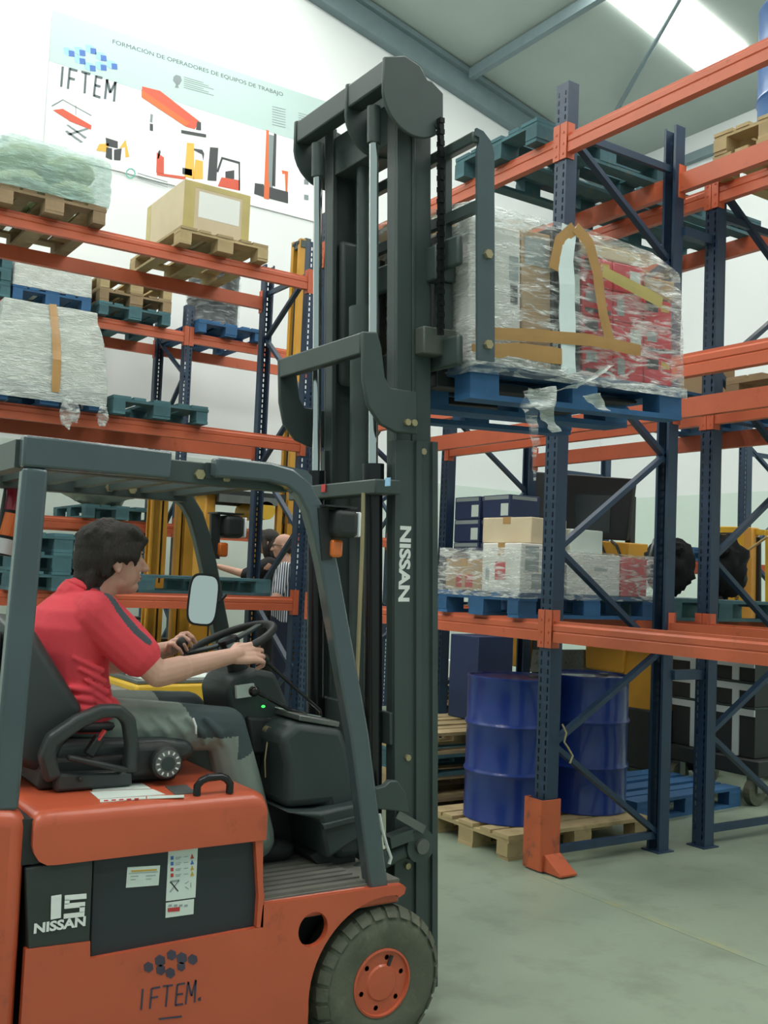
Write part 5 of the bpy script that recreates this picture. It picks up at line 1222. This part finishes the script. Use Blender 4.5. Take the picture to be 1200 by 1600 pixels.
# ---- black crates banded with white straps
XC = 6.75
GCr = 'black crates with white bands behind the right racks'
for i, (ya, yb) in enumerate(((1025, 1060), (1060, 1098), (1098, 1150))):
    pts = onp([(1050, ya), (1178, ya-4), (1178, yb-5), (1050, yb)], XC)
    ys = [p[0] for p in pts]; zs = [p[1] for p in pts]
    y0, y1, z0, z1 = min(ys), max(ys), (pts[2][1]+pts[3][1])/2, (pts[0][1]+pts[1][1])/2
    if i == 2: z0 = .35
    t = thing('crate', ('black crate with white bands at the top of the stack', 'black crate with white bands in the middle of the stack', 'black crate with white bands at the bottom of the stack')[i]+' behind the right racks', 'crate', (XC+.2, (y0+y1)/2, z0), GCr)
    MB().box(XC+.012, XC+.40, y0, y1, z0+.002, z1-.012).build('body', M['black'], t)
    MB().box(XC, XC+.012, y0, y1, z1-.07, z1-.018).box(XC, XC+.012, y0+.14, y0+.20, z0+.002, z1-.07).box(XC, XC+.012, y1-.25, y1-.19, z0+.002, z1-.07).build('band', mat('white_band', S(196, 206, 204), .5) if i == 0 else bpy.data.materials['white_band'], t)
    MB().box(XC-.002, XC+.41, y0-.005, y1+.005, z1-.012, z1).build('lid', M['dash'], t)
t = thing('trolley', 'low black trolley carrying the banded crates behind the right racks', 'trolley', (XC+.2, (y0+y1)/2, 0))
MB().box(XC-.05, XC+.48, y0-.08, y1, .22, .345).build('deck', M['black'], t, bevel=.01)
for x in (XC+.02, XC+.40):
    for y in (y0, y1-.06): MB().lathe([(.02, -.03), (.10, -.03), (.10, .03), (.02, .03)], (x, y, .101), 'y', 18).build('wheel', M['rubber'], t); MB().box(x-.03, x+.03, y-.05, y+.05, .10, .225).build('caster', M['steel'], t)
q = Vector((8.40, 6.10, 0))
t = thing('pallet_jack', 'grey green pallet jack head on the floor by the right racks', 'pallet jack', (q.x, q.y, 0))
MB().prism([(q.x-.22, .06), (q.x+.3, .06), (q.x+.3, .16), (q.x+.0, .20), (q.x-.2, .16)], 'y', q.y-.3, q.y+.3).build('frame', mat('grey_green_steel', S(84, 108, 104), .5, var=.1), t, bevel=.01)
for y in (q.y-.2, q.y+.2): MB().lathe([(.02, -.04), (.08, -.04), (.08, .04), (.02, .04)], (q.x-.1, y, .081), 'y', 18).build('wheel', M['rubber'], t)
MB().tube([(q.x-.15, q.y, .2), (q.x-.25, q.y, .5), (q.x-.3, q.y, .75)], .02, 8).build('tiller', M['black'], t)
pallet('bluewood', (9.15, 7.6, zt(1.76)+.001), 0, 'blue pallet on the low rack before the far right wall', 'blue pallets on the low rack')
pallet('bluewood', (9.15, 8.6, zt(1.76)+.001), 0, 'blue pallet on the low rack before the far right wall', 'blue pallets on the low rack')
# ---- white boxes beyond the pallet stack
q = at(735, 1060, X=7.2)
for i, (dy, dz, sz) in enumerate(((0, .438, .3), (.42, .438, .24), (.1, .739, .12))):
    carton((.4, .38, sz), M['whitelabel'], 'pale green-white box on the floor stack beyond the blue drums', (7.4, q.y+dy, dz+.002), 0, 0, 'pale boxes beyond the drums', tape=None)
for i in range(3): pallet('wood', (7.45, q.y+.2, i*.146), 0, 'dark wooden pallet under the pale boxes beyond the drums', 'pallets under the pale boxes')
# ================================================================== the driver
def V(*a): return Vector(a)
HC = V(1.172, YC, 1.635)
body = MB()
# head: skull, face, jaw, nose, brow, ears, neck
def hd(mb, c, s=1.0, R=None):
    R = R or Matrix.Identity(3)
    def q(x, y, z): return c+R @ (V(x, y, z)*s)
    mb.ell(q(-.012, 0, .030), (.100*s, .076*s, .092*s), R)
    mb.ell(q(.032, 0, -.028), (.066*s, .060*s, .088*s), R)
    mb.ell(q(.060, 0, -.088), (.036*s, .036*s, .026*s), R)
    mb.ell(q(.010, 0, -.070), (.070*s, .055*s, .042*s), R)
    mb.limb([q(.092, 0, .018), q(.112, 0, -.012), q(.120, 0, -.024)], [.010*s, .012*s, .013*s])
    mb.ell(q(.107, .011, -.027), (.010*s, .010*s, .009*s), R); mb.ell(q(.107, -.011, -.027), (.010*s, .010*s, .009*s), R)
    mb.ell(q(.086, 0, .030), (.014*s, .050*s, .012*s), R)
    mb.ell(q(.094, 0, -.052), (.010*s, .022*s, .007*s), R); mb.ell(q(.092, 0, -.064), (.010*s, .020*s, .007*s), R)
    for sg in (-1, 1):
        mb.ell(q(.070, sg*.038, -.020), (.022*s, .018*s, .022*s), R)
        mb.ell(q(-.010, sg*.078, -.008), (.020*s, .009*s, .033*s), R @ rotm('Y', -.25))
        mb.ell(q(-.006, sg*.080, -.032), (.010*s, .008*s, .012*s), R)
hd(body, HC)
body.limb([HC+V(-.02, 0, -.06), V(1.115, YC, 1.51), V(1.08, YC, 1.47)], [.060, .058, .068])
# trunk leaning slightly forward of the backrest
def trunk(mb, sc=1.0, add=0.0):
    rg = []
    for x, z, rx, ry in ((1.072, 1.525, .055, .075), (1.058, 1.50, .080, .125), (1.045, 1.465, .100, .178), (1.035, 1.41, .112, .200), (1.03, 1.33, .118, .190), (1.04, 1.24, .115, .175), (1.06, 1.16, .115, .170), (1.08, 1.10, .12, .178), (1.09, 1.075, .115, .17)):
        rg.append([(x+(rx+add)*math.cos(2*PI*j/28), YC+(ry+add)*math.sin(2*PI*j/28), z) for j in range(28)])
    mb.loft(rg)
trunk(body)
body.ell((1.09, YC, 1.10), (.13, .165, .070))
SR, ER, WRr = V(1.078, 3.285, 1.452), V(1.262, 3.215, 1.270), V(1.548, 3.268, 1.322)
SL, EL, WLl = V(1.078, 3.635, 1.452), V(1.285, 3.715, 1.262), V(1.492, 3.668, 1.318)
body.limb([SR, ER, WRr], [.060, .043, .028]); body.limb([SL, EL, WLl], [.060, .043, .028])
body.limb([ER, ER.lerp(WRr, .3)], [.044, .043]); body.limb([EL, EL.lerp(WLl, .3)], [.044, .043])
# legs
HR, KR, AR = V(1.12, 3.365, 1.095), V(1.548, 3.295, 1.070), V(1.68, 3.30, .68)
HL, KL, AL = V(1.12, 3.555, 1.095), V(1.558, 3.665, 1.080), V(1.68, 3.66, .68)
for h_, k_, a_ in ((HR, KR, AR), (HL, KL, AL)):
    body.limb([h_, k_, a_], [.075, .058, .042]); body.limb([k_, k_.lerp(a_, .35)], [.06, .058])
# hands: palm plus five separate bent fingers round the wheel rim / knob
def hand(mb, w, fwd, side, up, grip, s=1.0, curl=1.0):
    """w wrist; fwd along the hand; side towards the thumb; up = back of the hand"""
    fwd, side, up = fwd.normalized(), side.normalized(), up.normalized()
    side = (side-fwd*side.dot(fwd)).normalized(); up = (up-fwd*up.dot(fwd)-side*up.dot(side)).normalized()
    P = lambda a, b, c: w+fwd*(a*s)+side*(b*s)+up*(c*s)
    mb.limb([P(-.01, 0, 0), P(.025, .002, .002)], [.027*s, .026*s])
    for b in (-.030, -.010, .010, .030): mb.limb([P(.012, b*.5, .0), P(.050, b*.85, .003), P(.084, b, .005)], [.018*s, .0155*s, .0118*s])
    for i, (b, L) in enumerate(((.033, .95), (.0112, 1.06), (-.0112, 1.0), (-.032, .82))):
        k1 = P(.086, b, .005); k2 = P(.086+.040*L, b*1.08, -.003-.006*curl); k3 = P(.086+.052*L, b*1.08, -.014-.020*curl); k4 = P(.086+.036*L, b*1.06, -.022-.032*curl)
        mb.limb([k1, k2, k3, k4], [.0102*s, .0088*s, .0082*s, .0074*s])
    t1 = P(.018, .022, -.010); t2 = P(.045, .048, -.022); t3 = P(.076, .053, -.034); t4 = P(.099, .044, -.040)
    mb.limb([t1, t2, t3, t4], [.016*s, .0125*s, .0105*s, .0090*s])
# right hand lies over the near rim, knuckles to the camera side
gR = swp(-PI/2+.42, .172)
hand(body, WRr, V(.98, .06, .10), V(-.1, .55, .8), V(.05, -.84, .54), None, 1.0, 1.15)
gL = kp+kn*.05
hand(body, WLl, gL+V(-.01, .0, .03)-WLl, V(0, -.8, .5), V(-.2, -.35, .9), None, .95, 1.2)
drv = remesh(body, 'person', M['skin'], None, .0036, 3, .5)
tag(drv, 'person driving the forklift in a red shirt and grey work trousers, hands on the wheel', 'person')
# eyes and brows
for sg in (-1, 1):
    e = MB().ell(HC+V(.0735, sg*.029, .006), (.011, .011, .0065), nu=14, nv=10).build('eye', M['white'], drv, smooth=4)
    MB().ell(HC+V(.0815, sg*.029, .006), (.0042, .0055, .0058), nu=12, nv=8).build('iris', M['ink'], e, smooth=4)
    MB().limb([HC+V(.088, sg*.048, .026), HC+V(.098, sg*.028, .031), HC+V(.100, sg*.014, .028)], [.003, .005, .004]).build('eyebrow', M['hair'], drv, smooth=4)
    MB().limb([HC+V(.070, sg*.042, .011), HC+V(.081, sg*.030, .0145), HC+V(.082, sg*.018, .011)], [.003, .0045, .003]).build('eyelid', M['skin'], drv, smooth=4)
MB().limb([HC+V(.098, -.020, -.058), HC+V(.1035, 0, -.058), HC+V(.098, .020, -.058)], [.0025, .003, .0025]).build('lips', mat('lip', S(176, 112, 104), .5), drv, smooth=4)
# hair: full crown, fringe swept over the ear, longer at the nape
hr = MB()
hr.ell(HC+V(-.020, 0, .050), (.113, .090, .093)); hr.ell(HC+V(-.055, 0, .0), (.080, .082, .10)); hr.ell(HC+V(-.075, 0, -.060), (.055, .070, .065)); hr.ell(HC+V(-.080, 0, -.105), (.036, .056, .04))
hr.ell(HC+V(.040, 0, .088), (.062, .072, .045))
for i in range(16):
    y = -.07+.14*i/15; hr.limb([HC+V(.045, y*.8, .10), HC+V(.088, y*.9, .072), HC+V(.092-.4*abs(y)**1.2, y, .046+random.uniform(-.012, .01))], [.018, .014, .006])
for sg in (-1, 1):
    for i in range(7): x = -.05+.018*i; hr.limb([HC+V(x, sg*.075, .05), HC+V(x-.004, sg*.087, .015), HC+V(x-.008, sg*.085, (-.002 if x > -.02 else -.05)+random.uniform(-.012, .006))], [.016, .012, .006])
    hr.limb([HC+V(.026, sg*.076, .03), HC+V(.022, sg*.079, -.012)], [.012, .006])
for i in range(18):
    a = PI*(.55+.9*i/17); x, y = math.cos(a)*.09, math.sin(a)*.0 ; yy = -.075+.15*i/17
    hr.limb([HC+V(-.085, yy*.8, -.05), HC+V(-.098, yy*.8, -.10), HC+V(-.088-.01*(i % 3), yy*.72, -.135-.012*(i % 2))], [.018, .014, .006])
for i in range(40):
    a = random.uniform(0, 2*PI); t = random.uniform(.1, 1.25); d = V(math.sin(t)*math.cos(a), math.sin(t)*math.sin(a)*.85, math.cos(t)); p = HC+V(-.020, 0, .045)+V(d.x*.108, d.y*.10, d.z*.090)
    hr.limb([p, p+V(d.x*.012+.012, d.y*.012, -.02)], [.014, .005])
remesh(hr, 'hair', M['hair'], drv, .0055, 2, .5)
# shirt: trunk shell and short sleeves with creases
sh = MB(); trunk(sh, add=.014)
sh.limb([V(1.07, 3.35, 1.47), SR, SR.lerp(ER, .3), SR.lerp(ER, .66)], [.066, .080, .080, .074]); sh.limb([V(1.07, 3.57, 1.47), SL, SL.lerp(EL, .3), SL.lerp(EL, .66)], [.066, .080, .080, .074])
sh.limb([V(1.06, YC, 1.50), V(1.085, YC, 1.520)], [.078, .068]); sh.ell((1.0, YC, 1.42), (.075, .15, .07)); sh.ell((1.075, YC, 1.30), (.095, .16, .13))
sh.limb([V(1.13, 3.31, 1.15), V(1.00, 3.31, 1.12)], [.045, .05])
for i in range(5):
    z = 1.30-.035*i; sh.limb([V(1.0+.02*i, 3.262, z+.02), V(1.09+.01*i, 3.258, z-.02)], [.006, .012])
for i in range(4): z = 1.14+.03*i; sh.limb([V(.96, 3.275, z), V(1.06, 3.268, z-.015), V(1.13, 3.29, z-.005)], [.006, .014, .006])
sho = remesh(sh, 'shirt', M['shirt'], drv, .0045, 6, .5)
# dark grey shoulder stripe: faces of the shirt along a line from neck to cuff
def paint(o, m, fn):
    o.data.materials.append(m); k = len(o.data.materials)-1
    for p in o.data.polygons:
        if fn(p.center): p.material_index = k
def segdist(c, pts):
    best = 9
    for a, b in zip(pts, pts[1:]):
        d = b-a; t = max(0, min(1, (c-a).dot(d)/d.dot(d))); best = min(best, (c-(a+d*t)).length)
    return best
from mathutils.bvhtree import BVHTree
def on_surface(o, px):
    """points where the photo's line of sight meets the surface of o (o sits untransformed in the place)"""
    t = BVHTree.FromPolygons([tuple(v.co) for v in o.data.vertices], [tuple(p.vertices) for p in o.data.polygons]); out = []
    for x, y in px:
        d = RT*((x-600)/FPX)+UP*(-(y-800)/FPX)+FW; h = t.ray_cast(CAM, d.normalized())
        if h[0] is not None: out.append(h[0])
    return out
SP = on_surface(sho, [(150, 914), (160, 920), (170, 930), (180, 943), (190, 957), (200, 970), (212, 984), (224, 995), (232, 1001)])
SPL = [V(p.x, 2*YC-p.y, p.z) for p in SP]
paint(sho, M['stripe'], lambda c: (segdist(c, SP) < .0145 or segdist(c, SPL) < .0145))
cl = MB(); cl.tube([(1.092+.070*math.cos(2*PI*i/24), YC+.066*math.sin(2*PI*i/24), 1.530-.028*math.cos(2*PI*i/24)) for i in range(24)], .009, 8, closed=True); cl.build('collar', M['shirt'], sho, smooth=4)
# trousers
tr_ = MB()
for h_, k_, a_ in ((HR, KR, AR), (HL, KL, AL)):
    tr_.limb([h_, h_.lerp(k_, .5), k_, k_.lerp(a_, .5), a_], [.090, .084, .075, .080, .078])
tr_.ell((1.09, YC, 1.095), (.150, .185, .075))
for i in range(5): p = HR.lerp(KR, .25+.14*i); tr_.limb([p+V(-.02, -.072, .04), p+V(.03, -.084, -.01), p+V(.05, -.072, -.05)], [.008, .014, .008])
tro = remesh(tr_, 'trousers', M['trouser'], drv, .005, 6, .5)
def knee(c):
    for k_, a_ in ((KR, AR), (KL, AL)):
        if abs(c.y-k_.y) < .12 and k_.x-.13-.35*(c.z-k_.z) < c.x and (c-k_).length < .20:
            d = (a_-k_).normalized(); t = (c-k_).dot(d)
            if t < .10 and c.z > k_.z-.16 and not (c.z < k_.z-.02 and c.x < k_.x+.02): return True
    return False
paint(tro, M['kneepad'], knee)
MB().tube([KR+V(-.15, -.070, .050), KR+V(-.145, -.086, .025), KR+V(-.145, -.088, .0)], .004, 6).build('piping', M['white'], tro, smooth=4)
for a_ in (AR, AL):
    b_ = MB(); b_.limb([a_+V(0, 0, .02), a_+V(.01, 0, -.04), a_+V(.13, 0, -.055)], [.05, .048, .036]); remesh(b_, 'shoe', M['black'], drv, .008, 3, .5)
MB().tube([(1.085+.135*math.cos(2*PI*i/28), YC+.192*math.sin(2*PI*i/28), 1.098+.02*math.sin(2*PI*i/28)*0) for i in range(28)], .016, 8, closed=True).build('belt', M['black'], drv, smooth=4)

# ================================================================== two people beyond the rack

pz = .20
pm = at(452, 900, Y=9.05); pw_ = at(424, 900, Y=9.68)
dk_ = thing('platform', 'low grey wooden platform beyond the end of the aisle rack', 'platform', (pm.x, 9.2, 0))
for i in range(9): MB().box(pm.x-.30, pm.x+.42, 8.95+i*.11, 8.95+i*.11+.10, .16, pz-.002).build('plank', M['wood'], dk_)
for x in (pm.x-.24, pm.x+.06, pm.x+.36): MB().box(x-.05, x+.05, 8.96, 9.92, 0, .159).build('bearer', M['wood'], dk_)
FACE = V(-.80, .55, 0).normalized(); SIDE = V(0, 0, 1).cross(FACE)
def stander(label, x, y, H, shirt, trous, female, arms):
    k = H/1.75; o = V(x, y, pz)
    def Q(f, s, z): return o+FACE*(f*k)+SIDE*(s*k)+V(0, 0, z*k)
    Rz = rotm('Z', math.atan2(FACE.y, FACE.x))
    b = MB(); hc = Q(.05, 0, 1.63); hd(b, hc, k*.98, Rz @ rotm('Y', .12))
    b.limb([hc+V(0, 0, -.06*k), Q(.0, 0, 1.44)], [.056*k, .062*k])
    def tr(mb, add=0.0):
        rg = []
        for f, z, a, c in ((0, 1.47, .05, .08), (0, 1.44, .085, .17), (.0, 1.36, .11, .20), (.01, 1.24, .12, .18), (.015, 1.10, .12, .165), (.0, 1.0, .125, .175), (-.01, .90, .125, .18)):
            rg.append([Q(f, 0, z)+FACE*((a+add)*k*math.cos(2*PI*j/24))+SIDE*((c+add)*k*math.sin(2*PI*j/24)) for j in range(24)])
        mb.loft(rg)
    tr(b)
    for s in (-1, 1): b.limb([Q(0, s*.09, .90), Q(.02, s*.10, .48), Q(-.02, s*.10, .10)], [.085*k, .058*k, .042*k]); b.limb([Q(-.03, s*.10, .05), Q(.12, s*.11, .035)], [.04*k, .03*k])
    for s, e, w in arms:
        sh0 = Q(0, s*.19, 1.40); E_, W_ = Q(*e), Q(*w)
        b.limb([sh0, E_, W_], [.055*k, .042*k, .028*k]); f = (W_-E_).normalized(); up = V(0, 0, 1)-f*f.z
        if up.length < .2: up = FACE.copy()
        hand(b, W_, f, f.cross(up)*s, up, None, .95*k, .6)
    p = remesh(b, 'person', M['skinpale'], None, .0075, 3, .5); tag(p, label, 'person')
    c = MB(); tr(c, .014)
    for s, e, w in arms:
        sh0 = Q(0, s*.17, 1.41); E_, W_ = Q(*e), Q(*w); c.limb([sh0, sh0.lerp(E_, .75)], [.072*k, .058*k])
        if female: c.limb([sh0, E_], [.07*k, .05*k])
    remesh(c, 'shirt', shirt, p, .009, 3, .5)
    c = MB()
    for s in (-1, 1): c.limb([Q(0, s*.085, .92), Q(.02, s*.10, .48), Q(-.02, s*.10, .09)], [.105*k, .080*k, .070*k])
    c.ell(Q(-.005, 0, .93), (.15*k, .19*k, .10*k), Rz); remesh(c, 'trousers', trous, p, .01, 3, .5)
    for s in (-1, 1): remesh(MB().limb([Q(-.04, s*.10, .045), Q(.13, s*.11, .04)], [.047*k, .038*k]), 'shoe', M['black'], p, .01, 2, .5)
    h = MB()
    if female:
        h.ell(hc+Rz @ V(-.025, 0, .045), (.112, .095, .095)); h.ell(hc+Rz @ V(-.06, 0, -.05), (.085, .10, .13)); h.ell(hc+Rz @ V(-.05, 0, -.13), (.07, .10, .08)); h.ell(hc+Rz @ V(.05, 0, .085), (.05, .07, .035))
        for s in (-1, 1): h.limb([hc+Rz @ V(.03, s*.075, .05), hc+Rz @ V(.01, s*.092, -.06), hc+Rz @ V(-.0, s*.085, -.15)], [.025, .03, .02])
        remesh(h, 'hair', M['hair'], p, .009, 2, .5)
    else:
        h.ell(hc+Rz @ V(-.055, 0, -.02), (.06, .080, .055)); remesh(h, 'hair', M['hair'], p, .008, 2, .5)
        for s in (-1, 1):
            g = MB().tube([hc+Rz @ V(.098, s*.030+.020*math.cos(2*PI*i/14), .004+.015*math.sin(2*PI*i/14)) for i in range(14)], .0025, 6, closed=True); g.build('glasses', M['black'], p)
            MB().tube([hc+Rz @ V(.096, s*.050, .008), hc+Rz @ V(.0, s*.083, .006)], .0025, 6).build('glasses_arm', M['black'], p)
    return p
sm = bpy.data.materials.new('striped_shirt'); sm.use_nodes = True
_N = sm.node_tree.nodes; _L = sm.node_tree.links; _p = _N['Principled BSDF']; _p.inputs['Roughness'].default_value = .8
_t = _N.new('ShaderNodeTexCoord'); _w = _N.new('ShaderNodeTexWave'); _w.inputs['Scale'].default_value = 14.0; _w.bands_direction = 'X'
_m = _N.new('ShaderNodeMapping'); _m.inputs['Rotation'].default_value = (0, 0, .585); _L.new(_t.outputs['Object'], _m.inputs[0]); _L.new(_m.outputs[0], _w.inputs[0])
_r = _N.new('ShaderNodeValToRGB'); _r.color_ramp.interpolation = 'CONSTANT'; _r.color_ramp.elements[0].color = S(44, 52, 70); _r.color_ramp.elements[1].color = S(210, 214, 220); _r.color_ramp.elements[1].position = .55
_L.new(_w.outputs['Fac'], _r.inputs[0]); _L.new(_r.outputs[0], _p.inputs['Base Color'])
stander('bald person with glasses in a striped shirt and jeans beyond the rack end', pm.x, 9.10, 1.80, sm, M['navy'], False, [(1, (.06, .30, 1.12), (.28, .18, 1.08)), (-1, (.06, -.30, 1.12), (.28, -.16, 1.05))])
stander('long-haired person in a black top pointing with one arm beyond the rack end', pw_.x, 9.70, 1.86, M['jacket'], M['jacket'], True, [(1, (.22, .26, 1.30), (.46, .26, 1.36)), (-1, (.05, -.27, 1.12), (.26, -.16, 1.05))])
